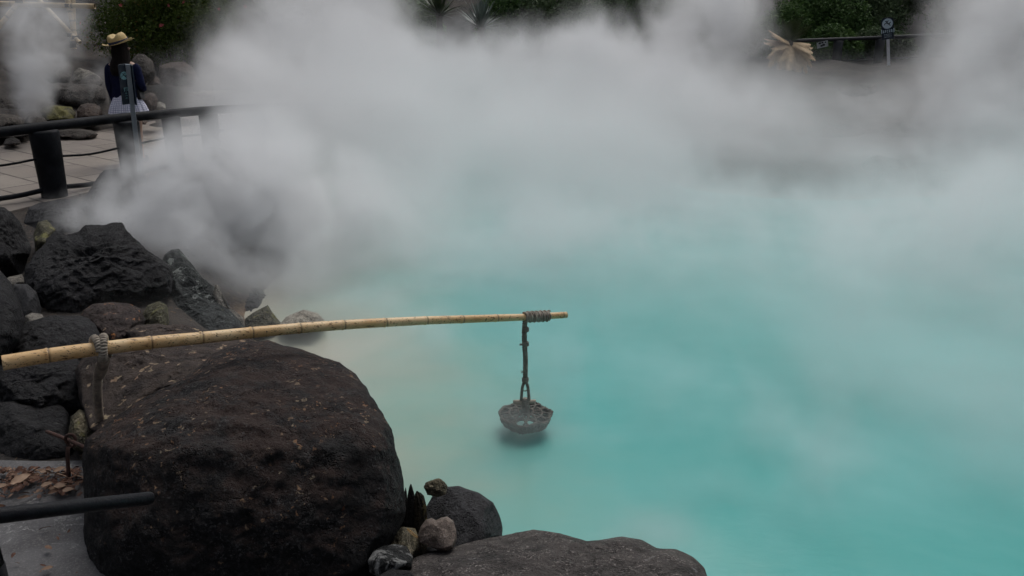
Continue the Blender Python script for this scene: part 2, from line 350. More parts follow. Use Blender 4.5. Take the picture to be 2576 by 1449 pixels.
# ------------------------------------------------------------------ rocks
_ico = {}
def ico(n):
    if n not in _ico:
        bm = bmesh.new(); bmesh.ops.create_icosphere(bm, subdivisions=n, radius=1)
        V = np.array([v.co[:] for v in bm.verts]); F = np.array([[v.index for v in f.verts] for f in bm.faces]); bm.free(); _ico[n] = (V, F)
    return _ico[n]
def rock(pts, Zt, Zb, thick, mat, label, sub=5, rough=.05, seed=1, cuts=9, name='rock', cat='rock', group=None, box=.75, ridge=.5, cutr=(.70, .95), fz=1.0, back=1.0, zprof=None):
    """a boulder whose widest outline follows pts (pixels); Zt / Zb = distance of its top and foot, thick = half depth in metres"""
    if mat.name == 'black_lava' and rough > .035: cuts = int(cuts * 2); cutr = (.62, .93); ridge = .75
    V, F = ico(sub); rnd = np.random.default_rng(seed * 13 + 5)
    P = np.array(pts, float); cx, cy = P.mean(0); 
    y0, y1 = P[:, 1].min(), P[:, 1].max()
    cy = (y0 + y1) / 2; cx = (P[:, 0].min() + P[:, 0].max()) / 2 * .5 + cx * .5
    U = V.copy()
    for _ in range(cuts):
        th = rnd.uniform(0, 2 * math.pi); w = rnd.uniform(.45, .98); s = math.sqrt(1 - w * w); n = np.array([s * math.cos(th), s * math.sin(th), w * (1 if rnd.random() < .75 else -1)])
        d = rnd.uniform(*cutr); q = U @ n; k = np.where(q > d, d / np.maximum(q, 1e-6), 1.0)
        k = 1 - (1 - k) * .92; U = U * k[:, None]
    rad = np.linalg.norm(U, axis=1)
    th = np.arctan2(V[:, 1], V[:, 0]); s = np.hypot(V[:, 0], V[:, 1])
    # outline radius by angle
    tt = np.linspace(-math.pi, math.pi, 361); Rt = np.zeros(361)
    for j, a in enumerate(tt):
        dx, dy = math.cos(a), -math.sin(a); best = 1e-3
        for i in range(len(P)):
            ax, ay = P[i] - (cx, cy); bx, by = P[(i + 1) % len(P)] - (cx, cy); ex, ey = bx - ax, by - ay
            den = dx * ey - dy * ex
            if abs(den) < 1e-9: continue
            tq = (ax * ey - ay * ex) / den; uq = (ax * dy - ay * dx) / den
            if 0 <= uq <= 1 and tq > best: best = tq
        Rt[j] = best
    Rv = np.interp(th, tt, Rt)
    inpl = (s ** box) * rad
    px = cx + np.cos(th) * inpl * Rv; py = cy - np.sin(th) * inpl * Rv
    w = np.sign(V[:, 2]) * np.abs(V[:, 2]) ** .85 * rad
    Zc = Zt + (Zb - Zt) * np.clip((py - y0) / (y1 - y0), -.2, 1.2)
    if zprof: Zc = np.interp(py, [q[0] for q in zprof], [q[1] for q in zprof])
    Z = Zc - np.where(w > 0, w * thick, w * thick * back)
    X = (px - 1288) / FPX * Z; Y = (py - 724.5) / FPX * Z
    W3 = np.stack([X, Z * CP - Y * SP, EYE - Z * SP - Y * CP], -1)
    size = (P[:, 0].max() - P[:, 0].min()) / FPX * (Zt + Zb) / 2
    C0 = W3.mean(0); D = W3 - C0; D /= np.maximum(np.linalg.norm(D, axis=1), 1e-6)[:, None]
    f = 3.0 / size * fz; off = Vector((seed * 7.3, seed * 2.1, seed * 4.7)); am = np.empty(len(W3))
    edge = 1 - .6 * np.clip(s, 0, 1) ** 4
    for i, q in enumerate(W3):
        p = Vector(q) * f + off
        a = noise.fractal(p, .9, 2.1, 3) * .5
        rr = 1 - abs(noise.fractal(p * 2.1, .8, 2.2, 4)) * 1.6
        e = noise.fractal(p * 7, .75, 2.2, 4)
        am[i] = a * (1 - ridge) + (rr - .6) * ridge * .6 + e * .20
    W3 = W3 + D * (am * rough * size * 1.7 * edge)[:, None]
    base = Vector((W3[:, 0].mean(), W3[:, 1].mean(), W3[:, 2].min()))
    o = link(name, arrmesh(name, W3 - np.array(base), F, True), mat, None, base)
    return tag(o, label, cat, group)

BLK = rockmat('black_lava', (.007, .007, .008), (.018, .017, .019), 1.0, white=.30, rust=.14, yellow=.15, yellowc=(.045, .045, .02), rough=.75, top=(.030, .029, .029), topamt=.6, bump=1.3, seed=1)
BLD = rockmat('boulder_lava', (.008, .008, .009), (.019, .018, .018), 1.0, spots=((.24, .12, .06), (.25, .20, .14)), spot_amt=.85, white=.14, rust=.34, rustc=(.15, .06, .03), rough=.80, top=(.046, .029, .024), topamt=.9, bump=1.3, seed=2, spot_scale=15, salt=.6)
LDG = rockmat('lichen_rock', (.022, .017, .016), (.045, .034, .030), 1.2, spots=((.42, .34, .22), (.36, .24, .16)), spot_amt=1.0, white=.25, whitec=(.34, .29, .21), rust=.3, rough=.8, top=(.085, .064, .052), topamt=.7, seed=3, spot_scale=7)
BRN = rockmat('brown_rock', (.020, .015, .014), (.045, .033, .030), 1.2, spots=((.40, .29, .2), (.5, .2, .06)), spot_amt=.7, rust=.22, rough=.8, top=(.065, .048, .043), topamt=.8, seed=4, spot_scale=8)
MIN = rockmat('mineral_rock', (.018, .021, .021), (.045, .05, .048), 1.0, white=.80, whitec=(.27, .29, .27), yellow=.35, yellowc=(.17, .17, .07), rough=.7, seed=5)
YEL = rockmat('sulphur_rock', (.045, .042, .028), (.10, .092, .055), 1.2, white=.6, whitec=(.24, .23, .19), yellow=.9, yellowc=(.23, .22, .08), rust=.3, rough=.7, seed=6)
PAL = rockmat('pale_rock', (.13, .12, .10), (.23, .21, .18), 1.4, white=.5, rust=.18, rustc=(.22, .13, .08), rough=.75, seed=7)
PAL2 = rockmat('sinter_rock', (.28, .25, .20), (.42, .38, .31), 1.4, white=.5, rough=.75, seed=17)
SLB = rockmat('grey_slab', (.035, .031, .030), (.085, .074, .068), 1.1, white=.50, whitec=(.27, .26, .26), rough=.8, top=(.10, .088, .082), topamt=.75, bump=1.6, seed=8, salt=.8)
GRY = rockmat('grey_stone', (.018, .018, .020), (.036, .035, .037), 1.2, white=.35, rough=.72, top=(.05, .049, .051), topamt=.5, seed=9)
HRT = rockmat('tan_stone', (.11, .085, .07), (.165, .13, .11), 2.0, rust=.35, rustc=(.13, .06, .045), rough=.75, bump=.6, seed=10)
CRK = rockmat('crackled_stone', (.012, .013, .013), (.03, .03, .03), 1.6, white=.85, whitec=(.30, .30, .29), rough=.6, seed=11)
SPG = rockmat('crusty_stone', (.05, .045, .03), (.20, .17, .11), 3.0, white=.6, whitec=(.42, .37, .26), yellow=.5, rough=.85, bump=2.0, seed=12)
FAR = rockmat('far_rock', (.035, .031, .029), (.085, .072, .062), .5, white=.3, whitec=(.26, .24, .21), rust=.3, rustc=(.12, .06, .035), yellow=.25, yellowc=(.10, .095, .04), rough=.85, top=(.085, .075, .065), topamt=.5, bump=1.0, seed=13)
FRB = rockmat('far_brown_rock', (.04, .026, .021), (.075, .05, .04), .5, white=.2, rust=.4, rough=.85, top=(.14, .11, .09), topamt=.6, seed=14)
MOS = rockmat('mossy_rock', (.05, .048, .03), (.11, .10, .06), .6, yellow=1.1, yellowc=(.17, .155, .05), white=.3, rough=.85, seed=15)

big = rock([(210, 1150), (214, 1105), (250, 1080), (300, 1045), (340, 1015), (371, 997), (439, 965), (482, 936), (535, 890), (593, 866), (640, 859), (678, 857), (707, 866), (750, 876), (814, 900), (857, 911),
            (892, 940), (920, 975), (955, 1030), (985, 1080), (1002, 1150), (1014, 1210), (1020, 1290), (1000, 1350), (965, 1410), (930, 1480), (700, 1540), (400, 1540), (235, 1470), (208, 1390), (214, 1260)],
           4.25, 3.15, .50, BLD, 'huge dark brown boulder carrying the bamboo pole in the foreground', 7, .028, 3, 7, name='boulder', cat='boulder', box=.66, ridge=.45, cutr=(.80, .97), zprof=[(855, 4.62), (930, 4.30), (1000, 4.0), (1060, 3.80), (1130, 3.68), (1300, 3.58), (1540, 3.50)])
rock([(190, 930), (215, 890), (260, 868), (330, 850), (430, 835), (520, 830), (610, 842), (650, 862), (600, 900), (520, 950), (440, 1010), (330, 1070), (260, 1095), (225, 1080), (200, 1000)],
     5.0, 4.05, .42, LDG, 'lichen covered brown ledge rock directly behind the boulder under the pole', 6, .035, 5, 8)
rock([(318, 835), (345, 818), (400, 814), (470, 818), (515, 836), (560, 845), (540, 880), (340, 880)], 5.4, 5.1, .3, LDG, 'low reddish rock with pale lichen crust just above the middle of the pole', 6, .05, 6, 5)
rock([(40, 830), (70, 808), (110, 798), (140, 787), (205, 790), (232, 800), (262, 845), (255, 900), (150, 930), (45, 925), (30, 880)], 5.5, 5.0, .35, BLK, 'flat topped black slab behind the left end of the pole', 6, .04, 7, 8)
rock([(200, 800), (210, 780), (235, 765), (280, 760), (325, 764), (355, 779), (366, 806), (350, 850), (290, 880), (240, 860)], 5.9, 5.5, .3, BRN, 'brown speckled rock below the large black boulder', 6, .045, 8, 7)
rock([(102, 591), (127, 567), (142, 570), (157, 582), (198, 582), (216, 567), (267, 567), (282, 561), (305, 562), (320, 584), (366, 627), (411, 657), (427, 672), (434, 705), (430, 735), (390, 765), (343, 775),
      (290, 785), (188, 795), (114, 785), (85, 750), (60, 715), (58, 680), (84, 624)], 6.95, 6.3, .55, BLK, 'large jagged black lava boulder on the left bank', 7, .05, 9, 9, name='boulder', cat='boulder', box=.8)
rock([(-90, 560), (-30, 518), (12, 522), (30, 535), (50, 560), (66, 592), (79, 625), (66, 662), (56, 705), (0, 720), (-90, 700)], 7.2, 6.8, .5, BLK, 'black rock cut by the left edge beside the jagged boulder', 6, .05, 10, 8)
rock([(-110, 690), (0, 680), (28, 712), (50, 760), (63, 805), (50, 860), (0, 920), (-110, 930)], 5.4, 4.9, .4, BLK, 'smooth black rock at the left edge above the pole end', 6, .03, 11, 7)
rock([(18, 735), (38, 714), (68, 714), (92, 735), (104, 775), (100, 810), (60, 815), (35, 790)], 6.1, 5.9, .22, GRY, 'small rounded dark grey rock left of the jagged boulder', 5, .04, 12, 6)
rock([(10, 705), (22, 697), (55, 690), (66, 712), (40, 724), (16, 722)], 6.6, 6.5, .12, PAL, 'small pale stone wedged between black rocks at the left', 5, .06, 13, 5)
rock([(62, 830), (62, 795), (80, 786), (105, 790), (118, 812), (110, 840)], 5.8, 5.6, .15, PAL, 'small light grey stone peeking out behind the flat black slab', 5, .06, 14, 5)
rock([(400, 670), (415, 640), (432, 628), (450, 626), (475, 655), (505, 695), (538, 722), (560, 745), (575, 770), (600, 800), (620, 830), (590, 860), (500, 868), (420, 862), (360, 830), (380, 740)],
     7.3, 6.3, .38, MIN, 'dark pointed rock streaked with white mineral at the pond edge', 7, .06, 15, 9, box=.85)
rock([(352, 830), (356, 795), (372, 768), (402, 757), (420, 770), (425, 802), (420, 850), (370, 855)], 6.1, 5.9, .2, YEL, 'yellowish crusted stone below the pointed rock', 6, .07, 16, 6)
rock([(536, 735), (542, 716), (550, 718), (556, 745), (572, 770), (595, 785), (612, 800), (618, 822), (604, 832), (590, 815), (565, 800), (545, 785), (538, 760)], 6.75, 6.45, .12, PAL, 'curved pale mineral ridge running down to the water', 6, .07, 17, 5, name='mineral_ridge', cat='mineral ridge')
rock([(612, 835), (618, 800), (640, 785), (674, 767), (684, 785), (706, 812), (700, 845), (640, 855)], 6.8, 6.5, .2, YEL, 'yellow green sulphur stained rock at the waterline', 6, .07, 18, 6)
rock([(700, 820), (719, 797), (764, 779), (800, 788), (822, 812), (800, 832), (732, 836)], 6.75, 6.5, .25, PAL2, 'pale flat stone lying in the shallow water behind the pole', 6, .05, 19, 6)
rock([(560, 790), (580, 735), (610, 712), (650, 720), (690, 760), (700, 800), (640, 820)], 7.8, 7.2, .35, GRY, 'dark rock half lost in steam behind the mineral ridge', 6, .06, 20, 7)
rock([(690, 800), (730, 740), (790, 690), (850, 700), (880, 730), (840, 770), (760, 800)], 8.6, 7.5, .4, FRB, 'brownish bank rock fading into steam by the water', 6, .06, 21, 7)
rock([(820, 700), (850, 640), (900, 590), (940, 575), (965, 600), (950, 650), (900, 700)], 10.4, 9.4, .5, FRB, 'reddish rock faint in the steam on the far left shore', 6, .06, 22, 7)
rock([(60, 560), (72, 522), (100, 508), (150, 500), (210, 504), (232, 520), (240, 560), (220, 590), (110, 600)], 8.9, 8.5, .45, GRY, 'broad grey rock below the first railing post', 6, .05, 23, 8)
rock([(200, 520), (225, 480), (250, 440), (262, 428), (300, 424), (330, 440), (350, 470), (375, 520), (360, 580), (300, 620), (220, 600)], 9.0, 8.2, .5, GRY, 'tall dark rock below the railing with steam in front', 6, .06, 24, 9)
rock([(330, 600), (350, 540), (400, 500), (450, 490), (520, 520), (560, 580), (520, 640), (400, 660)], 9.2, 8.3, .6, GRY, 'dark bank rock hidden in steam right of the tall rock', 6, .06, 25, 8)
rock([(495, 420), (503, 385), (520, 368), (545, 366), (575, 385), (640, 372), (660, 410), (640, 450), (540, 450)], 10.6, 10.2, .4, GRY, 'grey rock against the foot of the last railing post', 6, .05, 26, 7)
rock([(600, 520), (640, 490), (700, 480), (750, 510), (770, 560), (700, 590), (620, 580)], 10.4, 9.6, .35, GRY, 'dark rock deep inside the steam on the left shore', 6, .06, 27, 8)
rock([(90, 640), (84, 590), (95, 560), (118, 552), (140, 575), (120, 640)], 7.6, 7.3, .25, YEL, 'tan stained stone behind the jagged boulder', 5, .06, 28, 6)
# lower left
rock([(-60, 1040), (0, 1012), (70, 1004), (150, 1010), (172, 1042), (190, 1100), (212, 1136), (215, 1170), (160, 1188), (60, 1200), (-60, 1208)], 4.6, 4.35, .32, BLK, 'broad black rock behind the fallen leaves at the lower left', 6, .035, 30, 8)
rock([(-60, 930), (0, 915), (100, 905), (190, 900), (215, 930), (240, 985), (235, 1030), (170, 1050), (0, 1060), (-60, 1050)], 4.9, 4.65, .3, BLK, 'black mossy rock under the left end of the pole', 6, .05, 31, 8)
rock([(172, 1090), (178, 1050), (200, 1030), (230, 1040), (252, 1075), (250, 1120), (215, 1140), (185, 1130)], 4.3, 4.15, .14, SPG, 'crumbly lichen stained rock at the foot of the thick rope', 6, .09, 32, 6)
# lower right of the boulder
rock([(1062, 1390), (1066, 1320), (1072, 1275), (1090, 1245), (1123, 1225), (1154, 1222), (1182, 1233), (1205, 1240), (1241, 1264), (1256, 1295), (1264, 1325), (1263, 1352), (1230, 1400), (1120, 1430)],
     3.95, 3.7, .22, GRY, 'smooth dark grey rock at the waterline right of the boulder', 6, .02, 33, 4, box=.6)
rock([(1066, 1225), (1072, 1214), (1086, 1208), (1103, 1203), (1118, 1211), (1126, 1224), (1122, 1243), (1098, 1250), (1076, 1244)], 3.72, 3.70, .05, SPG, 'small crusty yellowish stone perched on the smooth grey rock', 6, .10, 34, 5, name='stone', cat='stone')
rock([(1050, 1350), (1058, 1325), (1072, 1307), (1086, 1303), (1097, 1309), (1110, 1302), (1125, 1299), (1141, 1311), (1148, 1335), (1149, 1358), (1140, 1380), (1122, 1388), (1092, 1380), (1056, 1366)],
     3.48, 3.38, .10, HRT, 'tan heart shaped stone leaning on the smooth grey rock', 6, .012, 35, 2, name='stone', cat='stone', box=.55)
rock([(925, 1410), (940, 1386), (962, 1374), (997, 1368), (1024, 1374), (1038, 1400), (1036, 1428), (1012, 1448), (960, 1455), (930, 1440)], 3.30, 3.18, .13, CRK, 'rounded black stone crackled with white crust beside the boulder', 6, .03, 36, 6, name='stone', cat='stone')
rock([(1000, 1470), (1020, 1435), (1045, 1402), (1083, 1388), (1150, 1374), (1221, 1354), (1299, 1339), (1343, 1332), (1409, 1342), (1476, 1362), (1515, 1358), (1563, 1350), (1614, 1358), (1653, 1380), (1700, 1382), (1743, 1401),
      (1771, 1431), (1800, 1500), (1780, 1620), (1350, 1680), (1050, 1640)], 3.62, 2.55, .30, SLB, 'long rough grey slab along the bottom edge of the picture', 7, .022, 37, 6, name='slab', cat='rock slab', box=.6, ridge=.4)
rock([(940, 1520), (950, 1450), (985, 1430), (1030, 1436), (1060, 1470), (1050, 1540)], 3.1, 2.9, .15, BLK, 'small black stone at the bottom edge between boulder and slab', 5, .05, 38, 6, name='stone', cat='stone')
rock([(975, 1400), (985, 1345), (1010, 1325), (1045, 1330), (1062, 1375), (1050, 1410)], 3.55, 3.45, .12, SPG, 'brown crumbly soil clod between the boulder and the tan stone', 5, .09, 39, 6, name='stone', cat='stone')

# rocks of the slope behind the path
def backrock(pts, y, mat, label, th=.4, seed=1, **k):
    cy = sum(p[1] for p in pts) / len(pts); Z = depth(aty(pts[0][0], cy, y)); rock(pts, Z + .15, Z - .1, th, mat, label, 5, .05, seed, 7, **k)
def blob(x0, y0, x1, y1, sd):
    r = random.Random(sd); n = 11; return [((x0 + x1) / 2 + (x1 - x0) / 2 * math.cos(a) * r.uniform(.85, 1.08), (y0 + y1) / 2 - (y1 - y0) / 2 * math.sin(a) * r.uniform(.82, 1.1)) for a in [2 * math.pi * i / n for i in range(n)]]
backrock([(330, 190), (332, 150), (345, 136), (362, 135), (385, 155), (391, 180), (388, 205), (360, 212)], 17.5, FAR, 'grey angular rock right behind the person\'s shoulder', .5, 51)
backrock([(398, 200), (400, 165), (430, 157), (462, 155), (485, 170), (500, 200), (490, 218), (410, 216)], 17.8, FRB, 'rounded brown rock under the azalea bush', .5, 52)
backrock([(372, 215), (374, 196), (390, 190), (402, 198), (404, 214)], 17.4, FRB, 'small brown rock wedged right of the grey angular rock', .25, 53)
backrock([(348, 275), (352, 245), (368, 236), (378, 232), (390, 236), (397, 250), (394, 268), (380, 285)], 14.6, FRB, 'dark red rock standing at the path edge right of the person', .3, 54)
backrock([(385, 272), (388, 260), (402, 255), (416, 262), (418, 274), (400, 280)], 14.7, PAL, 'small pale stone beside the dark red rock', .18, 55)
backrock([(345, 312), (350, 300), (364, 298), (373, 305), (366, 313)], 13.4, FRB, 'flat red stone on the path below the railing near the person', .15, 56)
backrock([(110, 225), (118, 212), (150, 209), (200, 211), (240, 212), (262, 222), (268, 250), (245, 268), (180, 272), (125, 262)], 16.2, FAR, 'wide dark rock left of the person', .6, 57)
backrock([(100, 280), (112, 268), (140, 265), (180, 270), (190, 285), (186, 305), (150, 312), (112, 306)], 14.8, MOS, 'mossy yellow green rock behind the railing', .4, 58)
backrock([(180, 205), (186, 180), (200, 170), (225, 178), (250, 192), (262, 208), (240, 216), (200, 216)], 17.2, PAL, 'pale streaked rock above the wide dark rock', .4, 59)
backrock([(195, 210), (215, 190), (240, 187), (262, 205), (250, 222), (210, 224)], 16.8, FAR, 'dark wedge rock in front of the pale streaked rock', .3, 60)
backrock([(-40, 235), (0, 222), (50, 212), (62, 222), (60, 240), (0, 250), (-40, 255)], 16.4, MOS, 'long flat green stained rock at the left edge', .4, 61)
backrock(blob(-60, 240, 78, 300, 5), 15.2, FAR, 'dark rock below the flat green stained rock', .5, 62)
backrock(blob(60, 288, 118, 325, 6), 14.2, FAR, 'low dark rock just above the railing at the left', .35, 63)
backrock(blob(-50, 285, 66, 330, 7), 14.0, FAR, 'black rock touching the railing at the far left', .45, 64)
backrock([(8, 365), (14, 350), (34, 345), (50, 352), (52, 362), (30, 368)], 12.9, FAR, 'small grey rock on the path seen under the railing at the left', .2, 65)
backrock(blob(190, 255, 262, 320, 8), 14.9, FRB, 'red brown rock left of the person\'s skirt', .4, 66)
backrock(blob(105, 322, 250, 352, 9), 13.9, FAR, 'row of low rock along the path seen below the railing', .35, 67)
backrock([(225, 62), (230, 55), (250, 52), (268, 56), (270, 70), (250, 74), (232, 72)], 22, FAR, 'small grey rock at the foot of the azalea bush', .4, 68)
backrock(blob(110, 172, 180, 214, 10), 17.6, FAR, 'weathered block behind the wide dark rock', .4, 69)
backrock(blob(0, 160, 60, 215, 11), 17.4, FRB, 'reddish rock in the steam at the left', .4, 70)
backrock(blob(-30, 196, 14, 216, 12), 17.0, PAL, 'pale flat stone at the left edge behind the railing', .25, 71)
backrock(blob(270, 190, 345, 300, 13), 15.2, FAR, 'dark rock hidden behind the person', .4, 72)
backrock(blob(-80, 322, 90, 350, 14), 13.5, FAR, 'long dark rock at the far left partly behind the railing', .4, 73)
# far bank rocks, dim in the steam
fb = [(1000, 330, 1300, 420, 18), (1280, 340, 1560, 440, 16.5), (1520, 380, 1760, 500, 13.5), (1730, 400, 1960, 530, 12), (1930, 405, 2130, 535, 11.6), (2100, 395, 2330, 530, 11.6), (2300, 400, 2560, 525, 11.8), (2520, 400, 2800, 510, 12), (720, 330, 1010, 420, 17.5),
      (1560, 300, 1800, 400, 17), (1780, 305, 2000, 410, 15), (1980, 300, 2200, 415, 14.6), (2180, 300, 2420, 410, 14.6), (2400, 300, 2700, 410, 14.8)]
lab = ['in the thickest steam left of centre', 'in the steam at the middle of the picture', 'at the waterline right of centre', 'at the waterline below the dry cycad', 'at the waterline between cycad and far sign', 'at the waterline below the far sign', 'at the waterline right of the far sign', 'at the waterline by the right edge', 'where the railing ends',
       'higher up right of centre', 'higher up left of the cycad', 'higher up between cycad and far sign', 'higher up below the far sign', 'higher up by the right edge']
for i, (a, b_, c2, d, y) in enumerate(fb):
    backrock(blob(a, b_, c2, d, 20 + i), y, FAR, 'dark bank rock ' + lab[i], .6, 80 + i, group='rocks of the far bank')
fb2 = [(1900, 215, 2100, 330, 21), (2080, 205, 2260, 330, 21.5), (2240, 210, 2480, 330, 21.5), (2440, 205, 2700, 330, 22)]
lab = ['under the dry cycad', 'left of the far sign post', 'right of the far sign post', 'at the far right edge']
for i, (a, b_, c2, d, y) in enumerate(fb2):
    backrock(blob(a, b_, c2, d, 40 + i), y, FAR, 'upper bank rock ' + lab[i], .8, 110 + i, group='rocks of the upper far bank')

# ------------------------------------------------------------------ near fence (dark timber railing)
TIM = simple('charred_timber', (.005, .006, .008), .6, (.012, .013, .016), 6, .5, 50, .12)
def railpt(px, py, y): return aty(px, py, y)
RY = {0: 9.25, 110: 9.6, 315: 10.45, 428: 11.0, 520: 11.5, 640: 12.3}
base = on(110, 500)
fence = empty('fence', (base.x, base.y, 0), 'black timber railing with thick posts along the path', 'fence')
def local(v): return v - fence.location
rail_px = [(-160, 350), (0, 333), (110, 319), (215, 307), (315, 296), (428, 286), (520, 278), (640, 271), (760, 268), (900, 268), (1050, 272)]
rail_y = [8.7, 9.1, 9.45, 9.95, 10.4, 10.95, 11.6, 12.5, 13.5, 14.6, 15.6]
RP = [aty(x, y, yy) for (x, y), yy in zip(rail_px, rail_y)]
sp = smoothpath([local(p) for p in RP], 5)
MB().tube(sp, .056, 14).build('top_rail', TIM, fence)
PB = {}
for i, (px, wd) in enumerate([(108, .155), (315, .15), (428, .115), (522, .125), (640, .12), (770, .12), (920, .12)]):
    # point on the rail at this px
    k = next(j for j in range(len(rail_px) - 1) if rail_px[j][0] <= px <= rail_px[j + 1][0])
    f = (px - rail_px[k][0]) / (rail_px[k + 1][0] - rail_px[k][0]); top = RP[k].lerp(RP[k + 1], f)
    p = local(top); PB[px] = top
    prof = [(wd * .86, -.12), (wd * .90, .2), (wd * .96, .5), (wd * 1.0, p.z - .06), (wd * .92, p.z - .035), (.001, p.z - .035)]
    MB().lathe([(r, z) for r, z in prof], 20, c=(p.x, p.y, 0), fn=lambda q, a: q * 1.0 if True else q).build('post', TIM, fence)
for dz, rr in ((.45, .013), (.10, .028)):
    pts = []
    for (x, y), P_ in zip(rail_px, RP):
        q = local(P_); pts.append(Vector((q.x, q.y, q.z * 0 + dz + .03 * math.sin(x * .02))))
    MB().tube(smoothpath(pts, 4), rr, 8).build('lower_rail', TIM, fence)

# ------------------------------------------------------------------ signs
NAVY = simple('sign_board', (.008, .018, .035), .4, (.012, .026, .045), 3)
CYAN = simple('sign_print', (.20, .42, .46), .5, (.24, .47, .50), 3)
WHT = simple('sign_print_white', (.55, .68, .75), .5, (.6, .7, .76), 3)
STL = simple('sign_post_metal', (.30, .34, .38), .4, (.24, .28, .31), 5, metal=.3)
STLW = simple('white_post_paint', (.72, .72, .74), .5, (.6, .6, .62), 5)
def disc(mb, cx, cz, r, M, o, y, seg=28, sx=1.0):
    mb.add([o + M @ Vector((cx + r * sx * math.cos(a), y, cz + r * math.sin(a))) for a in [2 * math.pi * k / seg for k in range(seg)]], [tuple(range(seg))], False)
def figure(mb, cx, cz, s, M, o, y):
    """slipping figure pictogram made of thick strokes"""
    for pts, w in ([((-.10, .10), (.16, -.10)), .10], [((.16, -.10), (.42, .12)), .07], [((.12, -.12), (.38, -.34)), .07], [((-.10, .10), (-.36, -.02), (-.42, -.22)), .055], [((-.06, .14), (-.30, .34)), .055], [((-.10, .12), (.14, .40)), .055]):
        for (ax, az), (bx, bz) in zip(pts, pts[1:]):
            d = Vector((bx - ax, bz - az)).normalized(); n = Vector((-d.y, d.x)) * w
            q = [(ax + n.x, az + n.y), (ax - n.x, az - n.y), (bx - n.x * .7, bz - n.y * .7), (bx + n.x * .7, bz + n.y * .7)]
            mb.add([o + M @ Vector((cx + u * s, y, cz + v * s)) for u, v in q], [(0, 1, 2, 3)], False)
    disc(mb, cx - .16 * s, cz + .30 * s, .085 * s, M, o, y - .0008, 12)
def slab2(mb, x0, x1, z0, z1, M, o, y0, y1, r=0.0):
    # board outline with rounded top corners
    pts = [(x0, z0), (x1, z0)]
    for k in range(7): a = math.pi / 2 * k / 6; pts.append((x1 - r + r * math.cos(a), z1 - r + r * math.sin(a)))
    for k in range(7): a = math.pi / 2 + math.pi / 2 * k / 6; pts.append((x0 + r + r * math.cos(a), z1 - r + r * math.sin(a)))
    n = len(pts); V = [o + M @ Vector((u, y0, v)) for u, v in pts] + [o + M @ Vector((u, y1, v)) for u, v in pts]
    mb.add(V, [tuple(range(n)), tuple(range(2 * n - 1, n - 1, -1))] + [(i, n + i, n + (i + 1) % n, (i + 1) % n) for i in range(n)], False)
def glyphs(mb, x0, x1, z, h, M, o, y, n, sd):
    r = random.Random(sd); w = (x1 - x0) / n
    for k in range(n):
        a = x0 + k * w
        for s_ in range(3):
            if r.random() < .8:
                zz = z - h / 2 + h * (s_ + .5) / 3
                mb.add([o + M @ Vector(q) for q in [(a + w * .1, y, zz - h * .11), (a + w * r.uniform(.6, .85), y, zz - h * .11), (a + w * .8, y, zz + h * .09), (a + w * .1, y, zz + h * .09)]], [(0, 1, 2, 3)], False)
        mb.add([o + M @ Vector(q) for q in [(a + w * .38, y - .0004, z - h / 2), (a + w * .52, y - .0004, z - h / 2), (a + w * .52, y - .0004, z + h / 2), (a + w * .38, y - .0004, z + h / 2)]], [(0, 1, 2, 3)], False)
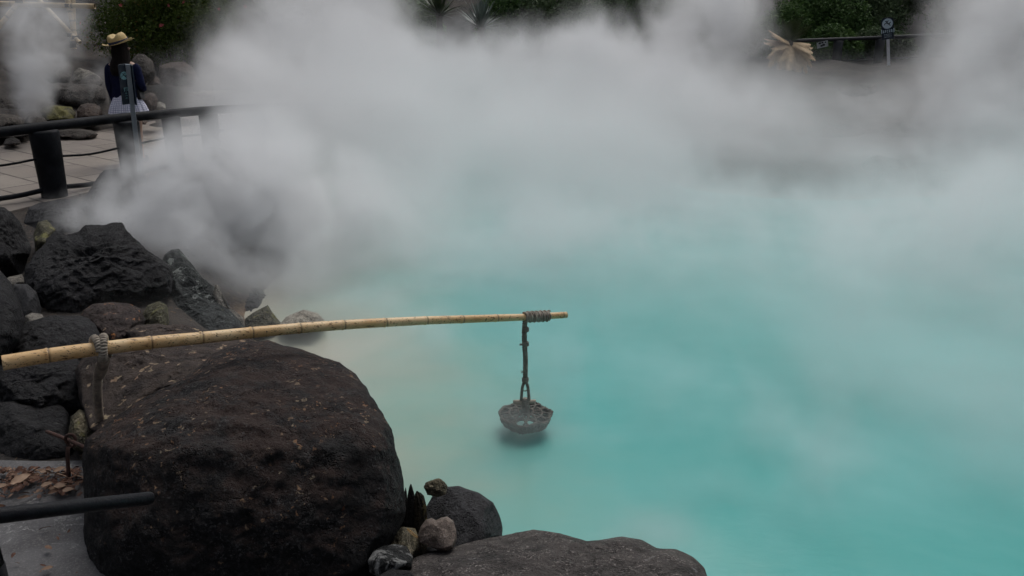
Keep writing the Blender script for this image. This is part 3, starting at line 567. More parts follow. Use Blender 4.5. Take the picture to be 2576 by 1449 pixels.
def makesign(top, foot, label, bw_, bh, yaw, near):
    o = empty('warning_sign', foot, label, 'sign'); axis = (top - foot); L = axis.length; zt = axis.normalized()
    M0 = Vector((0, 0, 1)).rotation_difference(zt).to_matrix(); M = M0 @ Matrix.Rotation(yaw, 3, 'Z'); Z0 = Vector((0, 0, 0))
    pw = .050 if near else .085
    MB().box(M0 @ Vector((0, -.03 if near else 0, (L - (0 if near else bh * 1.0)) / 2)), (pw, .022, L - (0 if near else bh)), M0 @ Matrix.Rotation(yaw * .4 if near else 0, 3, 'Z'), .003).build('post', STL if near else STLW, o)
    zc = L
    if near:
        for sgn in (1, -1):
            Mb = M0 @ Matrix.Rotation(yaw * sgn, 3, 'Z'); off = M0 @ Vector((-.008 if sgn > 0 else .012, 0, 0))
            mb = MB(); x0, x1 = (-bw_, -.008) if sgn > 0 else (.008, bw_ * .62)
            slab2(mb, x0, x1, zc - bh, zc, Mb, off, -.006, .006, .02); bd = mb.build('board', NAVY, o)
            if sgn > 0:
                pr = MB(); disc(pr, (x0 + x1) / 2, zc - bh * .28, abs(x1 - x0) * .42, Mb, off, -.0085)
                p = pr.build('emblem', CYAN, bd)
                fg = MB(); figure(fg, (x0 + x1) / 2, zc - bh * .28, abs(x1 - x0) * .72, Mb, off, -.0105); fg.build('pictogram', NAVY, bd)
                tx = MB(); glyphs(tx, x0 + .03, x1 - .02, zc - bh * .62, bh * .10, Mb, off, -.0085, 3, 4)
                for q in range(3): glyphs(tx, x0 + .04, x1 - .04, zc - bh * (.72 + .06 * q), bh * .025, Mb, off, -.0085, 5, 5 + q)
                tx.build('lettering', CYAN, bd)
    else:
        mb = MB(); slab2(mb, -bw_ / 2, bw_ / 2, zc - bh, zc, M, Z0, -.010, .010, bw_ * .3); bd = mb.build('board', NAVY, o)
        pr = MB(); disc(pr, 0, zc - bw_ * .52, bw_ * .44, M, Z0, -.013); pr.build('emblem', WHT, bd)
        fg = MB(); figure(fg, 0, zc - bw_ * .50, bw_ * .62, M, Z0, -.016)
        ring = [(.40, .43)]
        fg.build('pictogram', NAVY, bd)
        tx = MB(); zz = zc - bw_ * 1.17; glyphs(tx, -bw_ * .42, bw_ * .42, zz, bw_ * .24, M, Z0, -.013, 5, 8)
        for q in range(3): glyphs(tx, -bw_ * .32, bw_ * .32, zz - bw_ * (.26 + .12 * q), bw_ * .06, M, Z0, -.013, 8, 9 + q)
        for sx in (-1, 1): tx.add([M @ Vector((sx * bw_ * .5 + a, -.013, zz + b_)) for a, b_ in [(-.012, -.05), (.012, -.05), (.012, .06), (-.012, .06)]], [(0, 1, 2, 3)], False)
        tx.build('lettering', WHT, bd)
    return o
makesign(aty(324, 160, 9.75), aty(345, 362, 9.95) - Vector((0, 0, .30)), 'dark warning sign on a leaning silver post in front of the railing', .115, .45, R(48), True)
makesign(aty(2232, 44, 25.2), aty(2236, 175, 25.2), 'dark blue warning sign with a pale round emblem on the far bank', .32, .60, R(-14), False)

# ------------------------------------------------------------------ far fence, notice, cycad
ff0 = aty(1985, 103, 26.2); ffence = empty('fence', (ff0.x, ff0.y, ghz(ff0.x, ff0.y)), 'dark railing on the far bank behind the cycad', 'fence')
pts = [aty(1960, 104, 26.1), aty(2050, 101, 26.2), aty(2160, 97, 26.4), aty(2300, 91, 26.8), aty(2450, 86, 27.2), aty(2600, 82, 27.6)]
FT = simple('far_timber', (.02, .022, .025), .6)
MB().tube(smoothpath([p - ffence.location for p in pts], 4), .055, 10).build('top_rail', FT, ffence)
for px in (2000, 2110, 2215, 2330, 2460, 2580):
    k = max(j for j in range(5) if [1960, 2050, 2160, 2300, 2450][j] <= px); xs_ = [1960, 2050, 2160, 2300, 2450, 2600]
    p = pts[k].lerp(pts[k + 1], (px - xs_[k]) / (xs_[k + 1] - xs_[k])) - ffence.location
    MB().lathe([(.13, -.3), (.13, .3), (.14, p.z - .04), (.001, p.z - .03)], 14, c=(p.x, p.y, 0)).build('post', FT, ffence)
q = [p - ffence.location - Vector((0, 0, .62)) for p in pts]; MB().tube(smoothpath(q, 4), .02, 8).build('lower_rail', FT, ffence)
nt = aty(2069, 112, 26.0); no = empty('notice_board', nt, 'small white notice with dark marks hung on the far railing', 'notice')
NB = simple('notice_white', (.42, .45, .45), .6); DK = simple('notice_print', (.02, .022, .025), .6)
Mn = Matrix.Rotation(R(-12), 3, 'Y'); mb = MB(); slab2(mb, -.16, .16, -.085, .085, Mn, Vector(), -.008, .008, .004); pnl = mb.build('panel', NB, no)
mb = MB()
for (cx_, cz_, s_) in ((-.075, .05, .03), (.0, .055, .025), (.09, .05, .022), (-.03, -.03, .03), (.03, -.015, .035)):
    disc(mb, cx_, cz_, s_, Mn, Vector(), -.0105, 12, 1.4)
mb.build('printed_marks', DK, pnl)

def frond(mb, root, d, up, L, droop, wid, n=26, leaf=.02, roll=0.0):
    pts = []; d = d.normalized()
    for i in range(n + 1):
        t = i / n; pts.append(root + d * (L * t) + up * (L * .25 * t) - Vector((0, 0, 1)) * droop * t * t)
    mb.tube(pts, [.012 * (1 - .8 * i / n) for i in range(n + 1)], 5)
    for i in range(2, n):
        t = i / n; p = pts[i]; tg = (pts[i + 1] - pts[i - 1]).normalized(); sd_ = tg.cross(up if abs(tg.dot(up)) < .95 else Vector((0, 1, 0))).normalized()
        w = wid * math.sin(math.pi * min(1, t * .8 + .18)) ** .7
        for s_ in (-1, 1):
            e = p + (sd_ * s_ * .8 + tg * .75).normalized() * w + Vector((0, 0, -.25 * w)) + Vector((random.uniform(-1, 1), random.uniform(-1, 1), random.uniform(-1, 1))) * .01
            nrm = tg * leaf * .5
            mb.add([p - nrm, p + nrm, e + nrm * .2, e - nrm * .2], [(0, 1, 2, 3)], False)
DRY = simple('dry_frond', (.66, .49, .29), .7, (.48, .34, .20), 6)
GRN = simple('green_frond', (.035, .055, .018), .5, (.06, .085, .03), 6)
TRK = simple('trunk_bark', (.05, .038, .028), .9, (.09, .07, .05), 12, .8, 25, bd=.03)
cr = aty(1986, 108, 23.6); cg = ghz(cr.x, cr.y)
cy_ = empty('cycad', (cr.x, cr.y, cg), 'cycad with a drooping skirt of dry tan fronds by the far railing', 'cycad')
h = cr.z - cg
MB().lathe([(.16, -.2), (.15, h * .5), (.17, h - .05), (.08, h + .05), (.001, h + .08)], 14, fn=lambda q, a: q + Vector((.015 * math.sin(9 * a + q.z * 30), .015 * math.cos(7 * a), 0))).build('trunk', TRK, cy_)
random.seed(5)
for (ang, dr, L_) in [(205, .05, .95), (190, .0, .9), (175, -.05, .85), (168, -.15, .8), (158, -.30, .85), (215, .2, .95), (228, .4, .9), (240, .6, .85), (252, .75, .8), (262, .85, .72), (272, .9, .72), (284, .85, .7), (298, .75, .7), (312, .62, .72), (326, .5, .7), (340, .35, .62), (352, .25, .55), (235, .7, .95), (248, .9, .95), (258, .95, .9), (268, 1.0, .85), (279, .95, .85), (291, .9, .85), (304, .8, .8), (318, .7, .8), (196, .15, 1.0)]:
    a = R(ang); # direction in the plane facing the pond, ang measured like a clock hand
    mb = MB(); d = Vector((math.cos(a), random.uniform(-.7, -.25), math.sin(a) * .55)); frond(mb, Vector((0, -.05, h)), d, Vector((0, -.35, 1)).normalized(), L_ * .92, max(0, dr) * .42, .20, 32, .048)
    mb.build('dry_frond', DRY, cy_)
for k in range(13):
    a = R(35 + 9.5 * k); mb = MB(); d = Vector((math.cos(a) * .55, random.uniform(-.3, .4), math.sin(a))); frond(mb, Vector((.05, .05, h)), d, Vector((0, -1, .2)).normalized(), random.uniform(.55, .8), .05, .12, 22, .022)
    mb.build('green_frond', GRN, cy_)

# ------------------------------------------------------------------ vegetation
def leafcloud(clumps, n, size, seed, flat=.5, shell=.55):
    """clumps: (x, y, z, rx, ry, rz) ellipsoids; n leaves spread through them, denser near the surface"""
    g_ = np.random.default_rng(seed); C = np.array(clumps); vol = (C[:, 3] * C[:, 4] * C[:, 5]) ** .75; idx = g_.choice(len(C), n, p=vol / vol.sum())
    d = g_.normal(size=(n, 3)); d /= np.linalg.norm(d, axis=1)[:, None]; r = shell + (1.08 - shell) * g_.random(n) ** .7
    P = C[idx, :3] + d * r[:, None] * C[idx, 3:] + g_.normal(size=(n, 3)) * size * .8
    nr = d * .9 + g_.normal(size=(n, 3)) * .7 + np.array([0, 0, flat]); nr /= np.linalg.norm(nr, axis=1)[:, None]
    t1 = np.cross(nr, g_.normal(size=(n, 3))); t1 /= np.linalg.norm(t1, axis=1)[:, None]; t2 = np.cross(nr, t1)
    s_ = size * g_.uniform(.6, 1.3, n)[:, None]
    V = np.stack([P - t1 * s_, P + t2 * s_ * .45, P + t1 * s_, P - t2 * s_ * .45], 1).reshape(-1, 3)
    F = np.arange(n * 4).reshape(-1, 4); base_t = g_.random(len(C))[idx] * .5 + g_.random(n) * .5
    return V, F, np.repeat(base_t, 4)
LDK = leafmat('dark_leaf', (.026, .046, .010), (.105, .150, .030), (.20, .10, .03))
LMD = leafmat('mid_leaf', (.035, .075, .025), (.13, .22, .065))
LGY = leafmat('grey_green_leaf', (.05, .078, .042), (.15, .21, .10))
PNK = simple('azalea_flower', (.45, .06, .07), .6, (.50, .14, .14), 9)
def clumpset(cx, cy, cz, rx, ry, rz, n, seed, k=.42):
    r = random.Random(seed); out = []
    for _ in range(n):
        a = r.uniform(0, 2 * math.pi); u = r.uniform(-.6, 1); s_ = math.sqrt(max(0, 1 - u * u)); q = r.uniform(.45, .85); f = r.uniform(.7, 1.3) * k
        out.append((cx + math.cos(a) * s_ * rx * q, cy + math.sin(a) * s_ * ry * q, cz + u * rz * q, rx * f, ry * f, rz * f))
    return out
def shrub(name, loc, r3, nleaf, size, mat, label, cat, seed, group=None, nclump=26, flowers=0, stems=True):
    o = empty(name, loc, label, cat, group); cl = clumpset(0, 0, r3[2] * .95, *r3, nclump, seed)
    V, F_, T = leafcloud(cl, nleaf, size, seed); link('foliage', arrmesh('foliage', V, F_, False, T), mat, o)
    if stems:
        mb = MB(); r = random.Random(seed)
        for k in range(7):
            c0 = cl[k]; mb.tube(smoothpath([(r.uniform(-.1, .1), r.uniform(-.1, .1), -.1), (c0[0] * .4, c0[1] * .4, c0[2] * .5), (c0[0], c0[1], c0[2])], 4), [.04 - .003 * j for j in range(9)], 6)
        mb.build('stem', TRK, o)
    if flowers:
        r = random.Random(seed + 1)
        for k in range(flowers):
            c0 = r.choice([c_ for c_ in cl if c_[1] < .2 and c_[2] > r3[2] * .6]); d = Vector((r.uniform(-.8, .8), -1, r.uniform(-.2, 1))).normalized()
            p = Vector((c0[0] + d.x * c0[3] * 1.1, c0[1] + d.y * c0[4] * 1.1, c0[2] + d.z * c0[5] * 1.1)); mb = MB()
            for q in range(5):
                a = 2 * math.pi * q / 5; u = d.orthogonal().normalized(); w = d.cross(u); e = u * math.cos(a) + w * math.sin(a); f = u * math.cos(a + .6) + w * math.sin(a + .6); g2 = u * math.cos(a - .6) + w * math.sin(a - .6)
                mb.add([p, p + g2 * .025 + d * .015, p + e * .05 + d * .02, p + f * .025 + d * .015], [(0, 1, 2, 3)], False)
            mb.build('flower', PNK, o)
    return o
az = aty(430, 130, 20.5)
shrub('azalea_bush', (az.x, az.y, az.z - .35), (1.65, 1.2, 1.05), 52000, .032, LDK, 'large dark azalea bush dotted with pink flowers behind the rocks', 'bush', 3, nclump=60, flowers=16)
az2 = aty(545, 60, 22.0)
shrub('azalea_bush', (az2.x, az2.y, az2.z - .4), (1.0, .9, .75), 20000, .034, leafmat('olive_leaf', (.03, .04, .012), (.085, .09, .025), (.22, .07, .03)), 'smaller olive bush with reddish tips right of the large azalea', 'bush', 4, nclump=34, flowers=5)
def yucca(px, py, y, n, L, label, seed, col):
    p = aty(px, py, y); r = random.Random(seed); o = empty('yucca_plant', (p.x, p.y, p.z - .1), label, 'yucca', 'spiky yuccas at the top edge')
    mb = MB()
    for k in range(n):
        a = r.uniform(0, 2 * math.pi); el = r.uniform(.05, 1.45); l = L * r.uniform(.75, 1.1); d = Vector((math.cos(a) * math.cos(el), math.sin(a) * math.cos(el), math.sin(el)))
        s_ = d.cross(Vector((0, 0, 1))).normalized() if abs(d.z) < .99 else Vector((1, 0, 0)); V = []; F_ = []
        for i in range(7):
            t = i / 6; c_ = d * l * t - Vector((0, 0, 1)) * .12 * l * t * t * math.cos(el); w = .028 * math.sin(math.pi * min(1, .25 + .75 * t)) * (1 if t < .98 else .05)
            V += [c_ - s_ * w, c_ + s_ * w]
            if i: F_.append((2 * i - 2, 2 * i - 1, 2 * i + 1, 2 * i))
        mb.add(V, F_, False)
    mb.build('blades', col, o)
    MB().lathe([(.09, -.8), (.08, -.1), (.10, .05), (.001, .1)], 10).build('trunk', TRK, o)
YG = simple('yucca_leaf', (.035, .055, .028), .45, (.075, .10, .05), 5)
YP = simple('pale_yucca_leaf', (.10, .13, .11), .5, (.16, .20, .17), 5)
yucca(684, 38, 21, 110, .85, 'spiky green yucca with narrow blades beside the azaleas', 1, YG)
yucca(1105, 30, 23, 110, 1.0, 'green yucca rising out of the steam left of centre', 2, YG)
yucca(1210, 62, 22, 90, .85, 'pale blue green yucca veiled by steam near the centre', 3, YP)
# shrubs of the far bank
sh = [(1950, 120, 27.5, (1.0, .8, .9), LMD, 'dark green bush behind the cycad'), (2060, 90, 29, (1.5, 1.2, 1.3), LMD, 'dense green bush above the far railing'),
      (2085, 135, 26.8, (.9, .5, .5), LMD, 'low bush below the white notice'), (2160, 60, 29.5, (1.4, 1.2, 1.2), LGY, 'yellow green bush left of the far sign'), (2330, 60, 30, (1.8, 1.2, 1.5), LGY, 'grey green bush right of the far sign'),
      (2520, 60, 30, (1.9, 1.2, 1.5), LGY, 'grey green bush veiled by steam at the top right'), (1780, 90, 28, (1.5, 1.1, 1.1), LMD, 'green bush fading into steam above the far bank'), (1600, 70, 28.5, (1.6, 1.1, 1.0), LMD, 'green bush half hidden by rising steam right of centre'),
      (1400, 60, 27.5, (1.4, 1.0, .9), LGY, 'grey green bush in steam at the top centre'), (1290, 40, 28, (1.1, .9, .9), LMD, 'low green bush behind the pale yucca'), (1000, 30, 27, (1.3, 1, .9), LMD, 'green bush behind the steam column left of centre'),
      (820, 40, 26, (1.4, 1, .9), LDK, 'dark green bush hidden in the steam column'), (2200, 130, 27.4, (1.1, .5, .5), LGY, 'low bush at the foot of the far railing')]
for i, (px, py, y, r3, mt, lb) in enumerate(sh):
    p = aty(px, py, y); shrub('shrub', (p.x, p.y, min(p.z - r3[2] * .6, ghz(p.x, p.y) + .3)), r3, 15000, .055, mt, lb, 'bush', 60 + i, 'bushes of the far bank', 26, stems=False)
# trees that close the view
def tree(x, y, H, cr_, mat, label, seed):
    z0 = ghz(x, y); o = empty('tree', (x, y, z0), label, 'tree', 'trees behind the pond'); r = random.Random(seed)
    mb = MB(); mb.tube(smoothpath([(0, 0, -.3), (r.uniform(-.2, .2), 0, H * .35), (r.uniform(-.4, .4), r.uniform(-.3, .3), H * .8)], 6), [.26 * (1 - .055 * i) for i in range(13)], 10)
    cl = clumpset(0, 0, H * .60, cr_, cr_, H * .48, 34, seed, .30)
    for k in range(9): c0 = cl[k]; mb.tube(smoothpath([(0, 0, H * .3 + k * H * .04), (c0[0] * .5, c0[1] * .5, (c0[2] + H * .4) / 2), c0[:3]], 4), [.10 - .009 * j for j in range(9)], 6)
    mb.build('trunk', TRK, o); V, F_, T = leafcloud(cl, 17000, .10, seed, shell=.4); link('crown', arrmesh('crown', V, F_, False, T), mat, o)
for i, (x, y, H, c_, mt, lb) in enumerate([(-17, 30, 7, 3.2, LDK, 'dark tree far behind the bamboo frame'), (-10.5, 31, 7, 3, LDK, 'dark tree behind the azalea bush'), (-5.5, 33, 7.5, 3.2, LMD, 'green tree behind the spiky yucca'), (-.5, 34, 7.5, 3.2, LMD, 'green tree behind the pale yucca'),
                                           (4.5, 34, 7.5, 3.2, LMD, 'green tree at the top centre behind the steam'), (9.2, 34, 8, 3.2, LMD, 'green tree above the cycad'), (14, 34.5, 7.5, 3.2, LGY, 'grey green tree above the far sign'), (19, 34, 8, 3.4, LGY, 'grey green tree beyond the steam at the right edge'), (24, 32, 8, 3.4, LGY, 'grey green tree outermost on the right')]):
    tree(x, y, H, c_, mt, lb, 100 + i)

# ------------------------------------------------------------------ stone kerbs beyond the path
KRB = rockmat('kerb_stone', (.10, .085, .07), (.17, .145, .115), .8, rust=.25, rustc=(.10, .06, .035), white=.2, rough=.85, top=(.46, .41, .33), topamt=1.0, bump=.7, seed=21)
def kerb(px, w, hgt, label, zb):
    C = [on(x, y, zb) for x, y in px]; C = smoothpath(C, 6); V = []; F_ = []
    for i, p in enumerate(C):
        t = (C[min(i + 1, len(C) - 1)] - C[max(i - 1, 0)]).normalized(); n = Vector((-t.y, t.x, 0)).normalized()
        for (a, z) in ((0, -.3), (0, hgt - .03), (.03, hgt), (w - .03, hgt), (w, hgt - .03), (w, -.3)):
            j = noise.noise(Vector((p.x * 2.5, p.y * 2.5, z * 3 + a))) * .035; V.append(p + n * (a + j) + Vector((0, 0, z + j * .5)))
        if i:
            for k in range(5): a0 = (i - 1) * 6 + k; F_.append((a0, a0 + 1, a0 + 7, a0 + 6))
    F_.append(tuple(range(5, -1, -1))); F_.append(tuple((len(C) - 1) * 6 + k for k in range(6)))
    mb = MB(); mb.add(V, F_, False); tag(mb.build('stone_kerb', KRB, None, C[0]), label, 'kerb', 'stone kerbs beyond the path')
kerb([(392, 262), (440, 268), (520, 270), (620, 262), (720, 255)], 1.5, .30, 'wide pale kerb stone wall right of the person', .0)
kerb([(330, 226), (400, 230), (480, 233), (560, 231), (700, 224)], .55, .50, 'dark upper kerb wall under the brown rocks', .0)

# ------------------------------------------------------------------ bamboo frame at the top left
def bamboomat(name, c1, c2, stain):
    m, t, b = newmat(name); N = NT(t); P = N.pos(True); mp = N.n('ShaderNodeMapping'); N.put(mp.inputs[0], N.pos()); mp.inputs['Scale'].default_value = (1, 6, 6)
    col = N.mix(N.ramp(N.noise(P, 3, 4, .6), .35, .65), c1, c2)
    dk = N.n('ShaderNodeAttribute'); dk.attribute_name = 'tint'
    st = N.ramp(N.noise(mp.outputs[0], 9, 6, .7, .5), .575, .62); col = N.mix(N.math('MULTIPLY', st, stain * .85), col, (.16, .085, .035))
    st2 = N.ramp(N.noise(mp.outputs[0], 24, 3, .6), .62, .65); col = N.mix(N.math('MULTIPLY', st2, stain), col, (.03, .02, .012))
    sc_ = N.ramp(N.noise(mp.outputs[0], 4, 5, .6), .5, .75); col = N.mix(N.math('MULTIPLY', sc_, stain * .45), col, (.40, .17, .05))
    col = N.mix(dk.outputs['Fac'], col, (.04, .025, .015))
    N.put(b.inputs['Base Color'], col); b.inputs['Roughness'].default_value = .42; b.inputs['Specular IOR Level'].default_value = .4
    N.put(b.inputs['Normal'], N.bump(N.noise(mp.outputs[0], 30, 4, .6), .25, .003)); return m
BAM = bamboomat('bamboo', (.66, .42, .19), (.78, .57, .32), 1.0); BAM2 = bamboomat('old_bamboo', (.48, .36, .20), (.60, .46, .28), .5)
def bamboo(P, r0, r1, nodes, seg=24, step=.006, amp=1.0):
    """culm with swollen nodes; nodes = distances along the path as fractions"""
    P = [Vector(p) for p in P]; L = sum((b - a).length for a, b in zip(P, P[1:])); Q = resample(P, step); n = len(Q); V = []; F = []; T = []
    fr = frames(Q)
    for i, (p, a, b) in enumerate(fr):
        f = i / (n - 1); r = r0 + (r1 - r0) * f; dark = 0
        for nd in nodes:
            s_ = (f - nd) * L / r0; r *= 1 + amp * (.10 * math.exp(-(s_ / .16) ** 2) - .07 * math.exp(-((s_ - .28) / .07) ** 2)); dark = max(dark, math.exp(-((s_ - .24) / .12) ** 2))
        for k in range(seg):
            an = 2 * math.pi * k / seg; V.append(p + (a * math.cos(an) + b * math.sin(an)) * r); T.append(dark * .85)
    for i in range(n - 1):
        for k in range(seg): k2 = (k + 1) % seg; F.append((i * seg + k, i * seg + k2, (i + 1) * seg + k2, (i + 1) * seg + k))
    # hollow ends
    def end(i, sgn):
        base = len(V); p, a, b = fr[i]; t = (fr[min(i + 1, n - 1)][0] - fr[max(i - 1, 0)][0]).normalized(); r = (r0 if i == 0 else r1)
        for q, off in ((.78, 0), (.74, .06 * sgn)):
            for k in range(seg): an = 2 * math.pi * k / seg; V.append(p + t * off * (1 if i == 0 else 1) + (a * math.cos(an) + b * math.sin(an)) * r * q); T.append(.2 if off == 0 else .9)
        o = i * seg
        for k in range(seg):
            k2 = (k + 1) % seg; F.append((o + k, base + k, base + k2, o + k2)); F.append((base + k, base + seg + k, base + seg + k2, base + k2))
        cc = len(V); V.append(p + t * .06 * sgn); T.append(1)
        for k in range(seg): F.append((base + seg + k, cc, cc, base + seg + (k + 1) % seg)) if False else F.append((base + seg + k, base + seg + (k + 1) % seg, cc, cc))
    end(0, 1); end(n - 1, -1)
    return V, F, T
def bamboo_obj(P, r0, r1, nodes, mat, name, parent=None, seg=24, step=.006):
    P = [Vector(p) for p in P]; o0 = P[0].copy() if parent is None else Vector(); V, F, T = bamboo([p - o0 for p in P], r0, r1, nodes, seg, step)
    me = bpy.data.meshes.new(name); F = [tuple(dict.fromkeys(f)) for f in F]; me.from_pydata([tuple(v) for v in V], [], F); me.polygons.foreach_set('use_smooth', [True] * len(F))
    a = me.attributes.new('tint', 'FLOAT', 'POINT'); a.data.foreach_set('value', T); me.update()
    return link(name, me, mat, parent, o0 if parent is None else None)
fr0 = aty(185, 118, 17.5); bf = empty('pole_trellis', fr0, 'weathered bamboo frame lashed together on the slope at the top left', 'trellis')
LSH = simple('black_lashing', (.012, .011, .010), .8)
for (a, b_, ya, yb, r_) in [((-120, 6), (241, 16), 17.6, 17.4, .056), ((-40, 112), (62, -12), 17.0, 17.6, .052), ((158, -60), (191, 104), 17.6, 17.3, .052), ((60, -40), (201, 108), 18.2, 17.15, .046), ((180, -40), (186, 125), 17.7, 17.45, .058)]:
    A, B = aty(*a, ya) - fr0, aty(*b_, yb) - fr0; bamboo_obj([A, B], r_, r_ * .9, [.12, .27, .41, .55, .7, .84, .95], BAM2, 'pole', bf, 12, .03)
for (px, py, yy, r_) in ((184, 108, 17.35, .055), (184, 116, 17.35, .052), (178, 88, 17.3, .06), (190, 94, 17.25, .055), (47, 3, 17.45, .06), (172, 14, 17.45, .065)):
    p = aty(px, py, yy) - fr0; mb = MB()
    for k in range(3): mb.tube([p + Vector((r_ * math.cos(2 * math.pi * j / 14), r_ * math.sin(2 * math.pi * j / 14), (k - 1) * .022)) for j in range(15)], .012, 5)
    mb.build('lashing', LSH, bf)

# ------------------------------------------------------------------ the bamboo pole, ropes and basket
ROPE = simple('grey_rope', (.40, .35, .29), .9, (.26, .225, .185), 30, .6, 220, .15, bd=.004)
ROPD = simple('dark_rope', (.27, .225, .18), .9, (.16, .13, .105), 30, .6, 220, .15, bd=.004)
ROPW = simple('wet_rope', (.30, .28, .24), .85, (.17, .155, .13), 30, .6, 220, .2, bd=.004)
ZL, ZR = 3.62, 5.0
ppx = [(6, 913), (130, 893), (258, 876), (387, 861), (515, 849), (640, 836), (760, 825), (870, 817), (975, 811), (1077, 806), (1168, 803), (1254, 800), (1340, 797), (1425, 792)]
def pz(px): # depth along the pole such that the culm is straight in plan
    u0, u1 = (6 - 1288) / FPX, (1425 - 1288) / FPX; X0, X1 = u0 * ZL, u1 * ZR; u = (px - 1288) / FPX
    # solve for the point on the line X = X0 + s (X1-X0), Z = ZL + s (ZR-ZL) with X / Z = u
    s_ = (u * ZL - X0) / ((X1 - X0) - u * (ZR - ZL)); return ZL + s_ * (ZR - ZL)
PP = [at(x, y, pz(x)) for x, y in ppx]; cum = [0]
for a, b_ in zip(PP, PP[1:]): cum.append(cum[-1] + (b_ - a).length)
Ltot = cum[-1]
pole = bamboo_obj(smoothpath(PP, 8), .0325, .0185, [cum[i] / Ltot - .006 for i in range(1, 12)] + [.994 - .006], BAM, 'bamboo_pole', None, 32, .004)
tag(pole, 'long yellow bamboo pole stretched from the boulder out over the water', 'bamboo pole')
def polept(px):
    k = max(j for j in range(len(ppx) - 1) if ppx[j][0] <= px); f = (px - ppx[k][0]) / (ppx[k + 1][0] - ppx[k][0]); return PP[k].lerp(PP[k + 1], f), (PP[k + 1] - PP[k]).normalized()
# hanging rope with its wrapping
tp, td = polept(1322); rr = .0195
rope = empty('hanging_rope', tp, 'grey twisted rope wrapped round the pole tip and holding the basket', 'rope')
a0, _ = polept(1318); a1, _ = polept(1381); mb = MB(); n_ = 15; u = td.orthogonal().normalized(); w = td.cross(u); pts = []
Lw = (a1 - a0).length; K = n_ * 22
for i in range(K + 1):
    f = i / K; an = 2 * math.pi * n_ * f; rad = rr + .0065 + .0012 * math.sin(i * .7)
    pts.append(a0.lerp(a1, f) + (u * math.cos(an) + w * math.sin(an)) * rad + td * .002 * math.sin(i * 1.3) - tp)
mb.tube(pts, .0056, 6)
pts = [a0.lerp(a1, f) + (u * math.cos(2 * math.pi * 6 * f + 1) + w * math.sin(2 * math.pi * 6 * f + 1)) * (rr + .0115) - tp for f in [i / 150 for i in range(151)]]
mb.tube(pts, .0045, 6); mb.build('wrapping', ROPE, rope)
plumb = lambda px, py: aty(px, py, tp.y) - tp
mb = MB(); P1 = smoothpath([Vector((-.003, 0, -.012)), plumb(1319, 850), plumb(1322, 905), plumb(1321, 958)], 8)
twist(mb, P1, .0085, .0072, .034, 3, 7, .3)
for zz in (plumb(1320, 832).z, plumb(1320, 868).z, plumb(1321, 958).z):
    for j in range(3): mb.tube([Vector((.016 * math.cos(2 * math.pi * k / 12), .016 * math.sin(2 * math.pi * k / 12), zz + j * .008)) for k in range(13)], .005, 6)
for k in range(9): mb.tube([plumb(1318, 866), plumb(1318, 866) + Vector((-.022 - .003 * (k % 3), .004 * (k % 4 - 2), .003 * (k % 5 - 2)))], .0011, 4)
for k in range(5): mb.tube([plumb(1318, 936), plumb(1318, 936) + Vector((-.018, .004 * (k - 2), .003 * (k - 2)))], .0010, 4)
mb.build('strand', ROPW, rope)
mb = MB()
for dx in (-1, 1): twist(mb, smoothpath([plumb(1321, 956), plumb(1321 + dx * 7, 975), plumb(1321 + dx * 10, 1008)], 6), .0050, .0048, .024, 3, 6)
mb.tube([plumb(1314, 981), plumb(1321, 984), plumb(1328, 979)], .004, 6); mb.build('loop', ROPW, rope)
# basket
WIK = simple('wicker', (.13, .115, .095), .8, (.06, .053, .043), 30, .8, 90, .2, bd=.006)
STK = simple('peeled_stick', (.42, .35, .28), .7, (.34, .28, .22), 20, .3, 80)
bc = aty(1322, 1046, tp.y); hb = .125; WID = .152
bk = empty('basket', bc, 'round brown wicker basket hanging low over the turquoise water', 'basket')
def wav(q, a): rr_ = math.hypot(q.x, q.y); k = 1 + .035 * math.sin(7 * a + .6) * (q.z > -.03) + .02 * math.sin(13 * a); return Vector((q.x * k, q.y * k, q.z + .006 * math.sin(5 * a + 1) * (rr_ > .12)))
mb = MB(); mb.lathe([(.146, .010), (WID, .004), (.147, -.010), (.136, -.022), (.134, -.022), (.144, -.008), (.144, .006)], 56, fn=wav)
for k in range(44):
    a = 2 * math.pi * k / 44; e = Vector((math.cos(a), math.sin(a), 0)); mb.tube([wav(e * r_ + Vector((0, 0, z)), a) for r_, z in ((.154, .006), (.150, -.010), (.137, -.020), (.131, -.030), (.126, -.042), (.116, -.053), (.06, -.056))], .0048, 5)
for z, r_ in ((-.024, .135), (-.031, .132), (-.038, .129), (-.045, .126), (-.052, .119), (-.055, .09), (-.056, .06)):
    mb.tube([wav(Vector((math.cos(2 * math.pi * j / 88) * (r_ + .004 * (-1) ** j), math.sin(2 * math.pi * j / 88) * (r_ + .004 * (-1) ** j), z)), 2 * math.pi * j / 88) for j in range(89)], .0040, 5)
mb.build('bowl', WIK, bk)
mb = MB()
for q in range(3):
    mb.tube([wav(Vector((math.cos(2 * math.pi * j / 72) * (.150 + .005 * math.sin(j * .8 + q * 2.1)), math.sin(2 * math.pi * j / 72) * (.150 + .005 * math.sin(j * .8 + q * 2.1)), .010 + .005 * math.cos(j * .8 + q * 2.1))), 2 * math.pi * j / 72) for j in range(73)], .0062, 6)
mb.build('rim', WIK, bk)
mb = MB()
for k in range(12):
    a = 2 * math.pi * k / 12
    pts = [Vector((math.cos(a + s_ * .62) * r_, math.sin(a + s_ * .62) * r_, .034 - .13 * r_)) for s_, r_ in [(j / 10 * 2 - 1, .148 - .105 * math.cos((j / 10 * 2 - 1) * math.pi / 2)) for j in range(11)]]
    mb.tube(pts, .0058, 6)
for r_, z in ((.045, .03), (.098, .021)): mb.tube([Vector((math.cos(2 * math.pi * j / 40) * r_, math.sin(2 * math.pi * j / 40) * r_, z)) for j in range(41)], .0055, 6)
